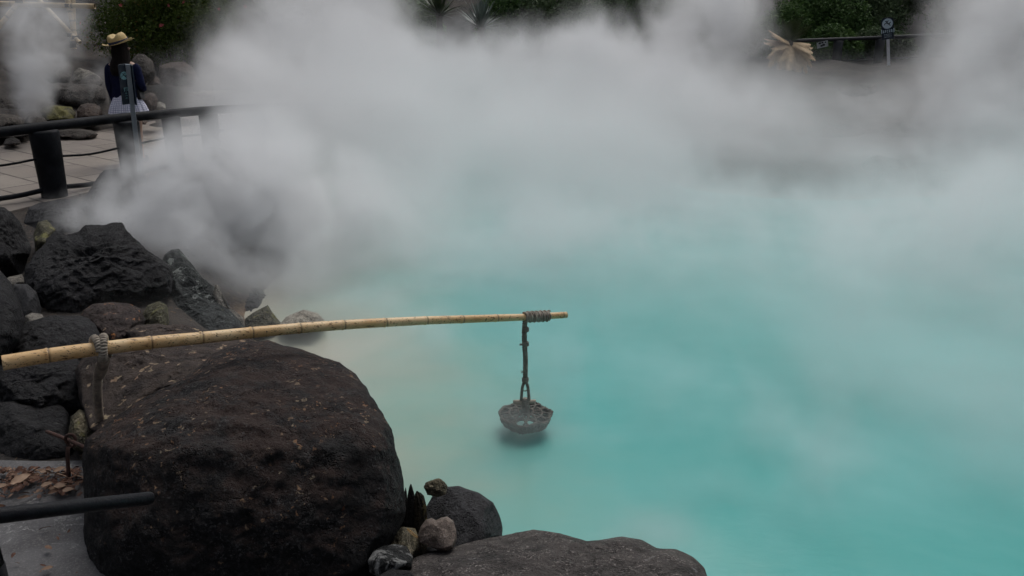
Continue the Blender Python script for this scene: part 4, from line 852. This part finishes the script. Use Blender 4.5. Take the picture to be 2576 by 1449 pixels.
mb.build('lattice_lid', WIK, bk)
sb = aty(1320, 1011, tp.y) - bc; mb = MB(); mb.tube([sb + Vector((-.069, .0, -.0015)), sb + Vector((-.03, 0, 0)), sb + Vector((.03, 0, .001)), sb + Vector((.066, 0, .004))], [.0125, .0135, .013, .0115], 12); mb.build('crossbar', STK, bk)
mb = MB(); mb.tube([sb + Vector((0, -.002, .022)), sb + Vector((.001, -.002, .0)), sb + Vector((.006, 0, -.03)), sb + Vector((.004, 0, -.075))], [.018, .021, .026, .018], 12)
for k in range(9): mb.tube([sb + Vector((.003, 0, .016 - k * .0105)) + Vector((.022 * math.cos(2 * math.pi * j / 12), .022 * math.sin(2 * math.pi * j / 12), 0)) for j in range(13)], .0045, 5)
mb.build('handle_binding', ROPW, bk)

# thick rope at the left that ties the pole down
ap, ad = polept(262); anchor = empty('anchor_rope', ap, 'thick brown rope tying the bamboo pole down at the left', 'rope')
def dz_(px, py, Z): return at(px, py, Z) - ap
zz = depth(ap); core = smoothpath([dz_(262, 1098, zz + .28), dz_(252, 1060, zz + .24), dz_(246, 1000, zz + .16), dz_(246, 950, zz + .10), dz_(252, 915, zz + .06)], 8)
def wound(mb, P, Rr, r, pitch, seg=6, wob=.12):
    st = pitch / 12; P = resample(P, st); pts = []
    for i, (p, n, b) in enumerate(frames(P)):
        a = 2 * math.pi * i / 12; k = 1 + wob * noise.noise(p * 45); pts.append(p + (n * math.cos(a) + b * math.sin(a)) * Rr * k)
    mb.tube(pts, r, seg)
mb = MB(); mb.tube(core, .0125, 10); wound(mb, core, .0145, .0062, .0105); mb.build('rope_length', ROPD, anchor)
u = Vector((0, 0, 1)); v = ad.cross(u).normalized(); u = v.cross(ad).normalized(); rp = .0325
loop = [(u * math.cos(a) + v * math.sin(a)) * (rp + .017) + ad * (.012 * math.sin(a * .5)) for a in [R(200 + 17 * k) for k in range(23)]]
mb = MB(); mb.tube(loop, .012, 10); wound(mb, loop, .0135, .0062, .0115)
loop2 = [(u * math.cos(a) + v * math.sin(a)) * (rp + .016) + ad * (-.032 + .010 * math.sin(a)) for a in [R(-100 + 17 * k) for k in range(12)]]
mb.tube(loop2, .010, 8); wound(mb, loop2, .0115, .0058, .0115); mb.build('knot', ROPE, anchor)
mb = MB(); nk = smoothpath([dz_(262, 905, zz - .0), dz_(256, 925, zz + .05), dz_(250, 945, zz + .09)], 6); mb.tube(nk, .016, 10); wound(mb, nk, .019, .0068, .0125); mb.build('knot_tail', ROPD, anchor)

# ------------------------------------------------------------------ black pipe rail, rusty iron
BPP = simple('black_pipe', (.006, .0065, .009), .45, (.010, .011, .014), 14, .35, 120, .15)
A = at(-160, 1315, 2.02); B = at(378, 1253, 2.62); hr = empty('pipe_handrail', (A.x, A.y, 0.02), 'black round pipe rail reaching in from the lower left', 'handrail')
lo = hr.location; mb = MB(); mb.tube([A - lo, (A - lo).lerp(B - lo, .5), B - lo - (B - A).normalized() * .006, B - lo], [.0215, .0205, .0200, .0185], 24); mb.build('rail', BPP, hr)
pb = at(-8, 1420, 2.3); MB().tube([pb - lo + Vector((0, 0, .0)), Vector((pb.x - lo.x + .01, pb.y - lo.y, 0))], .020, 16).build('post', BPP, hr)
A2 = at(-40, 1305, 2.2) - lo; MB().tube([A2, pb - lo], .018, 14).build('bracket', BPP, hr)
RST = simple('rusty_iron', (.075, .034, .024), .8, (.04, .02, .016), 30, .6, 160, bd=.004)
ir = at(168, 1190, 3.88); irn = empty('iron_stake', ir, 'rusty iron stake with an eyelet gripping a thin rod among the leaves', 'iron stake')
MB().tube(smoothpath([at(118, 1086, 4.0) - ir, at(160, 1102, 3.9) - ir, at(225, 1130, 3.7) - ir], 4), .0085, 10).build('rod', RST, irn)
mb = MB(); mb.tube(smoothpath([Vector((0, 0, -.08)), at(170, 1150, 3.89) - ir, at(172, 1125, 3.90) - ir], 4), [.009] * 9, 8)
ec = at(178, 1108, 3.85) - ir; mb.tube([ec + Vector((.022 * math.cos(a), 0.004 * math.sin(2 * a), .030 * math.sin(a))) for a in [2 * math.pi * k / 20 for k in range(21)]], .0075, 8); mb.build('eyelet', RST, irn)

# rotten wood stubs, needles
WDK = rockmat('charred_wood', (.008, .008, .008), (.025, .022, .018), 2.0, yellow=.0, rough=.85, bump=1.6, seed=31); WDM = rockmat('mossy_wood', (.012, .010, .007), (.03, .024, .014), 2.2, yellow=.9, yellowc=(.10, .075, .02), rough=.85, bump=1.6, seed=32)
def stub(name, pxs, Z, mat, label, seed):
    """upright splintered stub; pxs = list of (x_left, x_right, y) down the stub"""
    r = random.Random(seed); V = []; F_ = []; seg = 18; o0 = at((pxs[-1][0] + pxs[-1][1]) / 2, pxs[-1][2], Z); rows = []
    for (a, b_, y) in pxs:
        c_ = at((a + b_) / 2, y, Z); rw = (b_ - a) / 2 / FPX * Z; row = []
        for k in range(seg):
            an = 2 * math.pi * k / seg; j = 1 + .22 * math.sin(k * 2.7 + seed) * .5 + r.uniform(-.08, .08); V.append(c_ + Vector((math.cos(an) * rw * j, math.sin(an) * rw * .8 * j, r.uniform(-.004, .004))))
    for i in range(len(pxs) - 1):
        for k in range(seg): k2 = (k + 1) % seg; F_.append((i * seg + k, i * seg + k2, (i + 1) * seg + k2, (i + 1) * seg + k))
    F_.append(tuple(range(seg)));
    mb = MB(); mb.add(V, F_, False); return tag(mb.build(name, mat, None, o0), label, 'wood stub')
stub('wood_stub', [(1033, 1035, 1219), (1029, 1038, 1228), (1026, 1043, 1245), (1024, 1046, 1265), (1020, 1048, 1300), (1018, 1050, 1345), (1014, 1052, 1400)], 3.62, WDK, 'black splintered wood spike next to the boulder', 3)
stub('wood_stub', [(1048, 1051, 1236), (1044, 1058, 1242), (1043, 1068, 1252), (1042, 1074, 1275), (1044, 1076, 1310), (1040, 1074, 1350), (1036, 1072, 1400)], 3.60, WDM, 'mossy rotten wood stub left of the smooth grey rock', 4)
stub('wood_stub', [(1020, 1021, 1228), (1017, 1023, 1240), (1012, 1026, 1275), (1008, 1028, 1330), (1004, 1030, 1400)], 3.66, WDK, 'thinnest black wood splinter tight against the boulder', 5)
NDL = simple('dry_needle', (.45, .26, .07), .6, (.35, .2, .08), 20); STW = simple('dry_twig', (.20, .17, .12), .8)
o0 = at(1040, 1350, 3.42)
mb = MB(); mb.tube(smoothpath([at(1025, 1330, 3.36), at(1036, 1338, 3.34), at(1052, 1352, 3.33)], 4), .0018, 5); mb.tube(smoothpath([at(1025, 1332, 3.36), at(1034, 1342, 3.34), at(1050, 1354, 3.33)], 4), .0018, 5)
tag(mb.build('pine_needle', NDL, None, o0), 'orange forked pine needle between the boulder and the tan stone', 'pine needle')
o0 = at(1030, 1390, 3.3); mb = MB(); mb.tube(smoothpath([at(1027, 1335, 3.38), at(1024, 1355, 3.34), at(1032, 1385, 3.28), at(1036, 1410, 3.22)], 4), .0016, 5); mb.tube(smoothpath([at(1030, 1335, 3.38), at(1030, 1360, 3.34), at(1038, 1395, 3.28)], 4), .0014, 5)
tag(mb.build('twig', STW, None, o0), 'thin grey twig hanging down below the orange needle', 'twig')

# fallen leaves
def leafmesh(L, w, curl, seed):
    r = random.Random(seed); V = []; F_ = []; n = 10
    for i in range(n + 1):
        t = i / n; ww = w * math.sin(math.pi * min(1, t ** .8)) ** .9 + .0004; z = curl * math.sin(t * math.pi) + r.uniform(-.001, .001)
        V += [(t * L - L / 2, -ww, z + curl * .5), (t * L - L / 2, 0, z), (t * L - L / 2, ww, z + curl * .7)]
        if i:
            a = 3 * (i - 1); F_ += [(a, a + 1, a + 4, a + 3), (a + 1, a + 2, a + 5, a + 4)]
    return V, F_
LF = simple('tan_leaf', (.42, .28, .19), .6, (.30, .19, .12), 25, obj=True); LR = simple('russet_leaf', (.055, .022, .014), .8, (.13, .06, .035), 30); LR2 = simple('brown_leaf', (.20, .12, .075), .7, (.12, .06, .035), 14)
BND = on(110, 1205, .03)
big_leaves = [((52, 1205), 62, 50, 'tan leaf standing steeply at the left of the leaf pile'), ((145, 1196), 58, 168, 'broad pale leaf on top of the leaf pile'), ((152, 1222), 44, -12, 'narrow pale leaf near the right of the leaf pile'), ((118, 1218), 34, 20, 'short tan leaf in the middle of the leaf pile'),
              ((150, 1180), 34, 30, 'small tan leaf below the rusty stake'), ((6, 1222), 34, 15, 'tan leaf cut by the left edge'), ((60, 1252), 38, 8, 'russet leaf lying alone on the concrete'), ((110, 1186), 30, -30, 'dull tan leaf at the back of the leaf pile'), ((172, 1232), 36, 5, 'flat tan leaf against the boulder')]
for i, ((px, py), Lp, rot, lb) in enumerate(big_leaves):
    p = on(px, py, .065 if py < 1245 else .045); L_ = Lp / FPX * depth(p); L_ *= .8; V, F_ = leafmesh(L_ * 1.05, L_ * .2, L_ * .07, i)
    mb = MB(); mb.add(V, F_, True); o = mb.build('fallen_leaf', LF if i != 6 else LR2); o.location = p; o.rotation_euler = (R(35 if i != 6 else 8), R(-8), R(rot)); tag(o, lb, 'leaf', 'large fallen leaves')
V = []; F_ = []; V2 = []; F2 = []; r = random.Random(9)
for k in range(700):
    px = r.uniform(-60, 208); py = r.uniform(1178, 1250) if r.random() < .9 else r.uniform(1245, 1449)
    if py > 1226 + 12 * math.sin(px * .05) and r.random() < .72: continue
    p = on(px, py, r.uniform(.03, .06)); L_ = r.uniform(.010, .045); v, f = leafmesh(L_, L_ * r.uniform(.12, .3), L_ * r.uniform(.02, .2), k)
    M = Matrix.Rotation(r.uniform(0, 6.28), 3, 'Z') @ Matrix.Rotation(r.uniform(-.7, .7), 3, 'X') @ Matrix.Rotation(r.uniform(-.4, .4), 3, 'Y'); tv, tf = (V, F_) if r.random() < .68 else (V2, F2); n = len(tv)
    tv += [p + M @ Vector(q) for q in v]; tf += [tuple(i + n for i in q) for q in f]
mb = MB(); mb.add(V, F_); tag(mb.build('fallen_leaves', LR), 'russet leaf litter drifted against the black rock', 'leaf litter', kind='stuff')
mb = MB(); mb.add(V2, F2); tag(mb.build('fallen_leaves', LR2), 'light brown leaf crumbs mixed into the leaf litter', 'leaf litter', kind='stuff')
tb = on(752 * .0 + 1045, 1425, .06)

# ------------------------------------------------------------------ the person
SKIN = simple('skin', (.50, .32, .24), .55, (.46, .29, .21), 20); CARD = simple('navy_knit', (.007, .009, .032), .9, (.010, .013, .042), 20, .5, 240, .1, bd=.006)
HAIR = simple('dark_hair', (.008, .006, .005), .85, (.015, .011, .009), 30, spec=.15); STRW = simple('straw', (.56, .42, .19), .7, (.46, .33, .14), 60, .6, 200, bd=.004); BNDM = simple('hat_band', (.02, .028, .075), .7)
m, t, b = newmat('checked_cotton'); N = NT(t); tc = N.n('ShaderNodeTexCoord').outputs['UV']; sp_ = N.n('ShaderNodeSeparateXYZ'); N.put(sp_.inputs[0], tc)
def stripe(v, k, w): return N.math('LESS_THAN', N.math('FRACT', N.math('MULTIPLY', v, k)), w)
gr = N.math('ADD', stripe(sp_.outputs[0], 54, .22), stripe(sp_.outputs[1], 13, .22), clamp=True)
N.put(b.inputs['Base Color'], N.mix(gr, (.80, .80, .88), (.26, .26, .42))); b.inputs['Roughness'].default_value = .85; CHK = m
SHO = simple('shoe', (.05, .035, .03), .6)
PY = 11.55
pf = aty(314, 210, PY); per = empty('person', (pf.x, pf.y, .034), 'person seen from behind in straw hat, navy cardigan and checked white skirt', 'person')
hat_top = aty(309, 90, PY).z; HS = (hat_top - .034) / 1.70   # scale to the photographed height
def v3(x, y, z): return Vector((x, y, z)) * HS
# body skeleton (y < 0 faces the camera, she looks away from it)
bmv = []; bme = []; rad = []
def bn(p, r_, parent=None):
    bmv.append(tuple(v3(*p))); rad.append(r_ * HS)
    if parent is not None: bme.append((parent, len(bmv) - 1))
    return len(bmv) - 1
pel = bn((0, 0, .92), .125); wst = bn((0, .0, 1.06), .10, pel); chs = bn((0, .01, 1.22), .115, wst); nk0 = bn((0, .0, 1.34), .07, chs); nk = bn((.0, .01, 1.40), .045, nk0); hd0 = bn((.0, .02, 1.47), .075, nk); hd = bn((.005, .02, 1.55), .085, hd0)
HANDS = []
for sx in (-1, 1):
    sh_ = bn((sx * .145, 0, 1.30), .055, nk0)
    if sx < 0: el = bn((-.175, -.01, 1.05), .038, sh_); wr = bn((-.165, .05, .83), .026, el)
    else: el = bn((.19, -.02, 1.06), .038, sh_); wr = bn((.135, .15, 1.00), .026, el)
    hn = bn((-.16, .07, .78) if sx < 0 else (.08, .21, 1.04), .030, wr); HANDS.append((Vector(bmv[wr]), Vector(bmv[hn]), sx))
    hp = bn((sx * .075, 0, .84), .095, pel); kn = bn((sx * .08, .0, .46), .055, hp); an = bn((sx * .085, -.02, .09), .036, kn); ft = bn((sx * .09, .10, .035), .032, an)
me = bpy.data.meshes.new('body'); me.from_pydata(bmv, bme, []); body = link('body', me, SKIN, per)
sk = body.modifiers.new('skin', 'SKIN'); 
for i, v_ in enumerate(me.skin_vertices[0].data): v_.radius = (rad[i], rad[i] * (.78 if i in (pel, wst, chs) else 1)); v_.use_root = (i == 0)
ss = body.modifiers.new('sub', 'SUBSURF'); ss.levels = 2; ss.render_levels = 2
for (w0, h0, sx) in HANDS:   # fingers and thumb
    d = (h0 - w0).normalized(); sd_ = d.cross(Vector((0, 0, 1)) if abs(d.z) < .8 else Vector((0, 1, 0))).normalized(); cu = d.cross(sd_)
    mb = MB()
    for k, (o_, L_) in enumerate([(-.027, .062), (-.009, .072), (.009, .068), (.026, .052)]):
        p0 = h0 + d * .01 + sd_ * o_ * HS; mb.tube([p0, p0 + d * L_ * .45, p0 + d * L_ * .75 + cu * .012, p0 + d * L_ * .9 + cu * .03], [.0085, .008, .0072, .006], 8)
    p0 = w0.lerp(h0, .6) - sd_ * .03; mb.tube([p0, p0 - sd_ * .02 + d * .02, p0 - sd_ * .025 + d * .045], [.011, .0095, .0075], 8); mb.build('fingers', SKIN, per)
# cardigan: torso shell + sleeves
def ell(prof, seg=40, fn=None):
    V = []; F_ = []
    for (cx_, cy__, z, rx, ry) in prof:
        for k in range(seg):
            a = 2 * math.pi * k / seg; q = Vector((cx_ + math.cos(a) * rx, cy__ + math.sin(a) * ry, z))
            if fn: q = fn(q, a)
            V.append(q * HS)
    for i in range(len(prof) - 1):
        for k in range(seg): k2 = (k + 1) % seg; F_.append((i * seg + k, i * seg + k2, (i + 1) * seg + k2, (i + 1) * seg + k))
    return V, F_
mb = MB(); V, F_ = ell([(0, 0, .90, .160, .118), (0, 0, .92, .164, .12), (0, 0, 1.0, .158, .118), (0, 0, 1.08, .155, .115), (0, 0, 1.16, .160, .118), (0, 0, 1.24, .170, .118), (0, 0, 1.30, .168, .10), (0, 0, 1.345, .130, .08), (0, 0, 1.36, .075, .065), (0, 0, 1.385, .052, .055)], 44,
                       lambda q, a: q + Vector((math.cos(a), math.sin(a), 0)) * (.006 * math.sin(9 * a + q.z * 22) * (1.35 - q.z) * 2)); mb.add(V, F_)
for sx, pts in ((-1, [(-.125, 0, 1.315), (-.155, 0, 1.27), (-.172, -.005, 1.16), (-.178, -.01, 1.05), (-.172, .02, .93), (-.165, .045, .83)]), (1, [(.125, 0, 1.315), (.155, 0, 1.27), (.182, -.01, 1.16), (.205, -.025, 1.06), (.19, .04, 1.01), (.15, .12, 1.0)])):
    mb.tube(smoothpath([v3(*p) for p in pts], 5), [x * HS for x in np.interp(np.linspace(0, 1, 26), [0, .2, .5, 1], [.052, .058, .048, .040])], 16)
mb.build('cardigan', CARD, per)
# pleated skirt
V, F_ = ell([(0, 0, 1.0, .118, .098), (0, 0, .95, .135, .11), (0, 0, .88, .158, .13), (0, 0, .80, .196, .16), (0, 0, .74, .215, .175), (.002, 0, .685, .230, .185)], 96, lambda q, a: q + Vector((math.cos(a), math.sin(a), 0)) * (.012 * math.sin(15 * a + 2 * math.sin(3 * a)) * max(0, .97 - q.z) * 3.2))
mb = MB(); mb.add(V, F_); skirt = mb.build('skirt', CHK, per); uv = skirt.data.uv_layers.new(name='uv'); seg = 96
for pl in skirt.data.polygons:
    for li in pl.loop_indices:
        vi = skirt.data.loops[li].vertex_index; k = vi % seg; i = vi // seg
        ks = [skirt.data.loops[l2].vertex_index % seg for l2 in pl.loop_indices]
        if max(ks) - min(ks) > 10 and k < 10: k += seg
        uv.data[li].uv = (k / seg, [0, .16, .39, .66, .86, 1][i])
# hair
mb = MB(); V, F_ = ell([(0, -.075, 1.175, .060, .022), (0, -.075, 1.20, .100, .06), (0, -.07, 1.27, .115, .07), (0, -.05, 1.34, .112, .085), (0, -.005, 1.42, .096, .095), (0, .0, 1.50, .098, .105), (0, .005, 1.57, .090, .098), (0, .01, 1.62, .05, .06), (0, .01, 1.635, .002, .002)], 40,
                     lambda q, a: q + Vector((math.cos(a), math.sin(a), 0)) * (.005 * math.sin(17 * a + q.z * 9))); mb.add(V, F_)
for k in range(26):
    a = math.pi + math.pi * (k + .5) / 26; p0 = v3(math.cos(a) * .098, math.sin(a) * .095, 1.38); mb.tube([p0, v3(math.cos(a) * .108, math.sin(a) * .10 - .005, 1.27), v3(math.cos(a) * .095 + random.uniform(-.02, .02), math.sin(a) * .10 - .01, 1.15 + random.uniform(-.02, .03))], [.010, .009, .002], 6)
mb.build('hair', HAIR, per)
# face
FCE = simple('lips', (.35, .12, .10), .5); mb = MB(); mb.tube([v3(0, .095, 1.555), v3(0, .118, 1.515), v3(0, .098, 1.51)], [.008, .012, .008], 8); mb.build('nose', SKIN, per)
mb = MB(); mb.tube([v3(-.022, .098, 1.482), v3(0, .106, 1.480), v3(.022, .098, 1.482)], [.004, .007, .004], 8); mb.build('mouth', FCE, per)
for sx in (-1, 1):
    mb = MB(); mb.lathe([(.001, -.012), (.009, -.008), (.012, 0), (.009, .008), (.001, .012)], 12, c=v3(sx * .03, .098, 1.545)); mb.build('eye', HAIR, per)
    mb = MB(); mb.tube([v3(sx * .093, .02, 1.55), v3(sx * .104, .0, 1.545), v3(sx * .096, .01, 1.51)], [.006, .012, .006], 8); mb.build('ear', SKIN, per)
# hat, tilted
TM = Matrix.Rotation(R(-14), 3, 'Y') @ Matrix.Rotation(R(10), 3, 'X'); hc = v3(-.002, .005, 1.605)
def hatfn(q, a):
    rr_ = math.hypot(q.x, q.y); z = q.z
    if rr_ > .118: z += .024 * abs(math.cos(a)) ** 2 * ((rr_ - .115) / .055) + (.016 if math.sin(a) < 0 else -.01) * (rr_ - .115) / .055
    if q.z > .085: z -= .030 * math.exp(-(q.x / .035) ** 2) * (q.z - .085) / .03; z += .010 * math.exp(-((abs(q.x) - .055) / .03) ** 2)
    return Vector((q.x, q.y * 1.10, z)) * HS
mb = MB(); mb.lathe([(.178, .001), (.180, -.001), (.150, -.004), (.122, 0), (.113, .008), (.111, .035), (.107, .07), (.098, .10), (.080, .118), (.05, .124), (.02, .124), (.001, .124)], 48, TM, hc, fn=hatfn)
hat = mb.build('hat', STRW, per)
mb = MB(); mb.lathe([(.1155, .006), (.1158, .018), (.1145, .034), (.1135, .042), (.1100, .042)], 48, TM, hc, fn=hatfn); mb.build('hat_band', BNDM, hat)
BAG = simple('black_bag', (.012, .012, .014), .5); mb = MB(); mb.box(v3(.175, .02, .93), (.06 * HS, .14 * HS, .13 * HS), Matrix.Rotation(R(-12), 3, 'Y'), .012); o = mb.build('shoulder_bag', BAG, None, None)
o.location = per.location; per.scale = (1.14, 1.12, 1); tag(o, 'small black bag at the right hip of the person', 'bag')
for sx in (-1, 1): MB().lathe([(.001, -.03), (.04, -.028), (.045, .0), (.038, .03), (.03, .05)], 16, Matrix.Diagonal((1, 2.3, 1)), v3(sx * .088, .05, .035)).build('shoe', SHO, per)

# ------------------------------------------------------------------ steam
def steammat(name, dens, colr=(.985, .99, .995)):
    m = bpy.data.materials.new(name); m.use_nodes = True; t = m.node_tree; t.nodes.clear(); o = t.nodes.new('ShaderNodeOutputMaterial'); p = t.nodes.new('ShaderNodeVolumePrincipled')
    p.inputs['Color'].default_value = (*colr, 1); p.inputs['Density'].default_value = dens; p.inputs['Anisotropy'].default_value = .15; t.links.new(p.outputs[0], o.inputs['Volume']); return m
def steam(name, lo, hi, vox, blobs, mat, label, nscale=.75, contrast=1.7, cut=.06, warp=.5, rise=.7, ndet=5, swirl=.9):
    """real volume of steam: a sum of soft 3D puffs (centre, radii, amount) broken up by turbulent noise"""
    g = bpy.data.node_groups.new(name, 'GeometryNodeTree'); g.interface.new_socket('Geometry', in_out='INPUT', socket_type='NodeSocketGeometry'); g.interface.new_socket('Geometry', in_out='OUTPUT', socket_type='NodeSocketGeometry')
    N = NT(g); out = N.n('NodeGroupOutput'); vc = N.n('GeometryNodeVolumeCube'); sm = N.n('GeometryNodeSetMaterial'); sm.inputs['Material'].default_value = mat
    vc.inputs['Min'].default_value = lo; vc.inputs['Max'].default_value = hi
    for k, ax in enumerate('XYZ'): vc.inputs['Resolution ' + ax].default_value = max(8, int((hi[k] - lo[k]) / (vox[k] if hasattr(vox, '__len__') else vox)))
    P = N.n('GeometryNodeInputPosition').outputs[0]
    def vm(op, a, b_=None, s_=None):
        x = N.n('ShaderNodeVectorMath', operation=op); N.put(x.inputs[0], a)
        if b_ is not None: N.put(x.inputs[1], b_)
        if s_ is not None: x.inputs[3].default_value = s_
        return x.outputs[1] if op in ('LENGTH', 'DOT_PRODUCT') else x.outputs[0]
    wn = vm('SUBTRACT', N.noise(P, nscale * .6, 3, .6, 0, 1), (.5, .5, .5)); PW = vm('ADD', P, vm('SCALE', wn, None, warp * 2))
    tot = None
    for (c_, r_, a_) in blobs:
        d = vm('DIVIDE', vm('SUBTRACT', PW, tuple(c_)), tuple(r_)); q = vm('DOT_PRODUCT', d, d); e = N.math('MULTIPLY', N.math('POWER', 2.71828, N.math('MULTIPLY', q, -1.0)), a_)
        tot = e if tot is None else N.math('ADD', tot, e)
    sq = vm('MULTIPLY', PW, (1, 1, rise)); n1 = N.noise(sq, nscale, ndet, .64, swirl); f = N.math('ADD', N.math('MULTIPLY', N.math('SUBTRACT', n1, .5), contrast * 4), 1.0)
    d = N.math('MAXIMUM', N.math('SUBTRACT', N.math('MULTIPLY', tot, N.math('MAXIMUM', f, 0.0)), cut), 0.0)
    N.put(vc.inputs['Density'], d); g.links.new(vc.outputs[0], sm.inputs[0]); g.links.new(sm.outputs[0], out.inputs[0])
    vd = bpy.data.volumes.new(name); vd.materials.append(mat); o = bpy.data.objects.new(name, vd); COL.objects.link(o); md = o.modifiers.new('steam', 'NODES'); md.node_group = g
    return tag(o, label, 'steam', kind='stuff')
def puff(px, py, y, rx, ry, rz, a): return (aty(px, py, y), (rx, ry, rz), a)
main = [puff(800, 130, 17, 1.3, 1.0, .9, 1.5), puff(880, 10, 19, .95, 1.0, 1.1, 1.3), puff(620, 200, 13, .8, .8, .5, 1.3), puff(680, 310, 12, .9, .8, .4, 1.2), puff(600, 150, 15, .5, .7, .3, .7),
        puff(1000, 210, 16, 1.7, 1, .7, 1.3), puff(1300, 220, 16, 2.0, 1, .7, 1.3), puff(1560, 190, 16, 1.5, 1, .75, 1.4), puff(1790, 40, 18, .9, 1, .9, 1.3),
        puff(1700, 270, 15, 1.4, 1, .5, 1.1), puff(1250, 380, 12.5, 2.2, 1, .5, .9), puff(900, 400, 11.0, 1.2, .9, .4, .8), puff(1600, 460, 11, 1.6, 1, .4, .7), puff(1500, 560, 10, 1.0, .8, .3, .9),
        puff(2480, 260, 12, .9, 1.4, .8, .8), puff(2600, 60, 14, 1.0, 1.5, 1.0, 1.2), puff(2480, 450, 9.5, 1.2, 1.2, .5, .6), puff(2120, 260, 14, 1.0, .7, .3, .28), puff(2300, 240, 15, .8, .7, .35, .22), puff(2000, 515, 10.3, 2.4, .6, .20, .9),
        puff(1250, 560, 9.0, 1.9, 1.0, .3, .6), puff(2250, 620, 7.5, 1.5, 1.2, .35, .25), puff(2150, 1150, 4.6, .8, .8, .3, .25), puff(1750, 1350, 3.7, .28, .3, .16, .6),
        puff(1000, 720, 7.2, 1.3, .8, .22, .5), puff(1350, 150, 20, 3.2, 1.5, .5, .3), puff(2600, 600, 8, 1.5, 2.0, .6, .55), puff(2000, 1250, 4.2, .6, .6, .3, .45), puff(650, 700, 7.3, .4, .4, .2, .9), puff(2150, 560, 9.5, 2.4, 1.0, .22, .5), puff(1780, 380, 12.6, 1.2, .8, .3, .5), puff(2200, 380, 12.2, 1.2, .7, .3, .32), puff(900, 640, 8.0, .9, .8, .3, .7), puff(1600, 620, 8.6, 1.6, 1.0, .25, .45), puff(1050, 820, 6.3, .9, .7, .2, .3), puff(1400, 950, 5.0, 2.0, 1.3, .40, .20), puff(1322, 1060, 4.35, .30, .20, .10, .6), puff(1640, 1400, 2.95, .16, .18, .10, 1.6)]
veil = [puff(2300, 750, 7.5, 2.2, 2.0, .45, .30), puff(2600, 900, 6, 1.0, 1.2, .5, .45), puff(2250, 1050, 5.0, 1.0, .9, .35, .30), puff(2450, 1250, 4.3, .7, .7, .4, .5), puff(2150, 1380, 3.8, .5, .45, .3, .35), puff(2500, 1420, 3.7, .35, .4, .25, .25), ((1.2, 12.6, .35), (3.2, 2.8, .85), .60), ((6.0, 11.0, -.1), (3.0, 1.8, .4), .18), ((9.5, 9.0, .3), (2.2, 2.8, .9), .36), ((-1.2, 9.2, .1), (1.5, 1.6, .55), .45), ((.8, 7.6, -.1), (2.4, 1.5, .45), .28), ((-2.5, 12.8, .5), (1.25, 1.6, .9), .9), ((2, 5.8, -.2), (6, 3.5, .45), .085), ((4.2, 5.0, .0), (1.3, 2.2, .5), .12)]
SM = steammat('steam', 1.35)
steam('steam', (-8, 3.0, WATER + .02), (15, 20, 2.6), (.14, .14, .09), veil, steammat('veil_steam', 1.35), 'even pale mist lying over the whole pond', .6, .9, .03, .5, 1.2, 4)
steam('steam', (-8, 3.0, WATER + .02), (14, 23, 3.2), (.065, .07, .055), main, SM, 'white steam rolling up from the hot pond', .9, 2.7, .07, .7, .85, 8)
near = [puff(760, 560, 8.0, .8, .6, .35, .9), puff(500, 600, 7.6, .35, .4, .22, .8), puff(440, 450, 8.0, .45, .4, .28, 1.5), puff(560, 520, 7.9, .6, .5, .3, 1.2), puff(700, 450, 8.3, .7, .6, .35, 1.1), puff(650, 350, 9.2, .30, .5, .3, 1.0), puff(400, 390, 8.4, .22, .3, .16, 1.2),
        puff(620, 610, 7.5, .6, .5, .22, .9), puff(170, 565, 7.6, .22, .3, .12, .5), puff(340, 560, 7.6, .35, .4, .15, .7), puff(850, 600, 8.2, .8, .9, .3, .5), puff(305, 350, 9.0, .14, .2, .12, .35), puff(560, 680, 7.1, .35, .4, .16, .35)]
steam('steam', (-5.5, 5.6, WATER + .02), (-.2, 11.0, 1.7), .036, near, steammat('near_steam', 2.6), 'thick steam puffs billowing over the left shore rocks', 1.9, 2.8, .08, .42, .8, 8)
vent = [puff(85, 250, 13.2, .17, .3, .24, 1.0), puff(80, 190, 13.3, .25, .35, .28, .9), puff(110, 120, 13.5, .34, .4, .34, .7), puff(100, 40, 13.8, .45, .5, .4, .65), puff(75, 290, 13.2, .10, .2, .12, 1.0), puff(235, 235, 13.4, .35, .4, .30, .22), puff(255, 180, 13.6, .3, .4, .25, .2), puff(60, 170, 13.5, .6, .5, .45, .10), puff(280, 260, 13.0, .3, .3, .2, .2)]
steam('steam', (-9.2, 12.0, -.1), (-5.0, 15.2, 2.9), .045, vent, steammat('vent_steam', 2.4), 'thin column of steam rising behind the railing at the left', 1.8, 2.6, .09, .35, .8, 6)
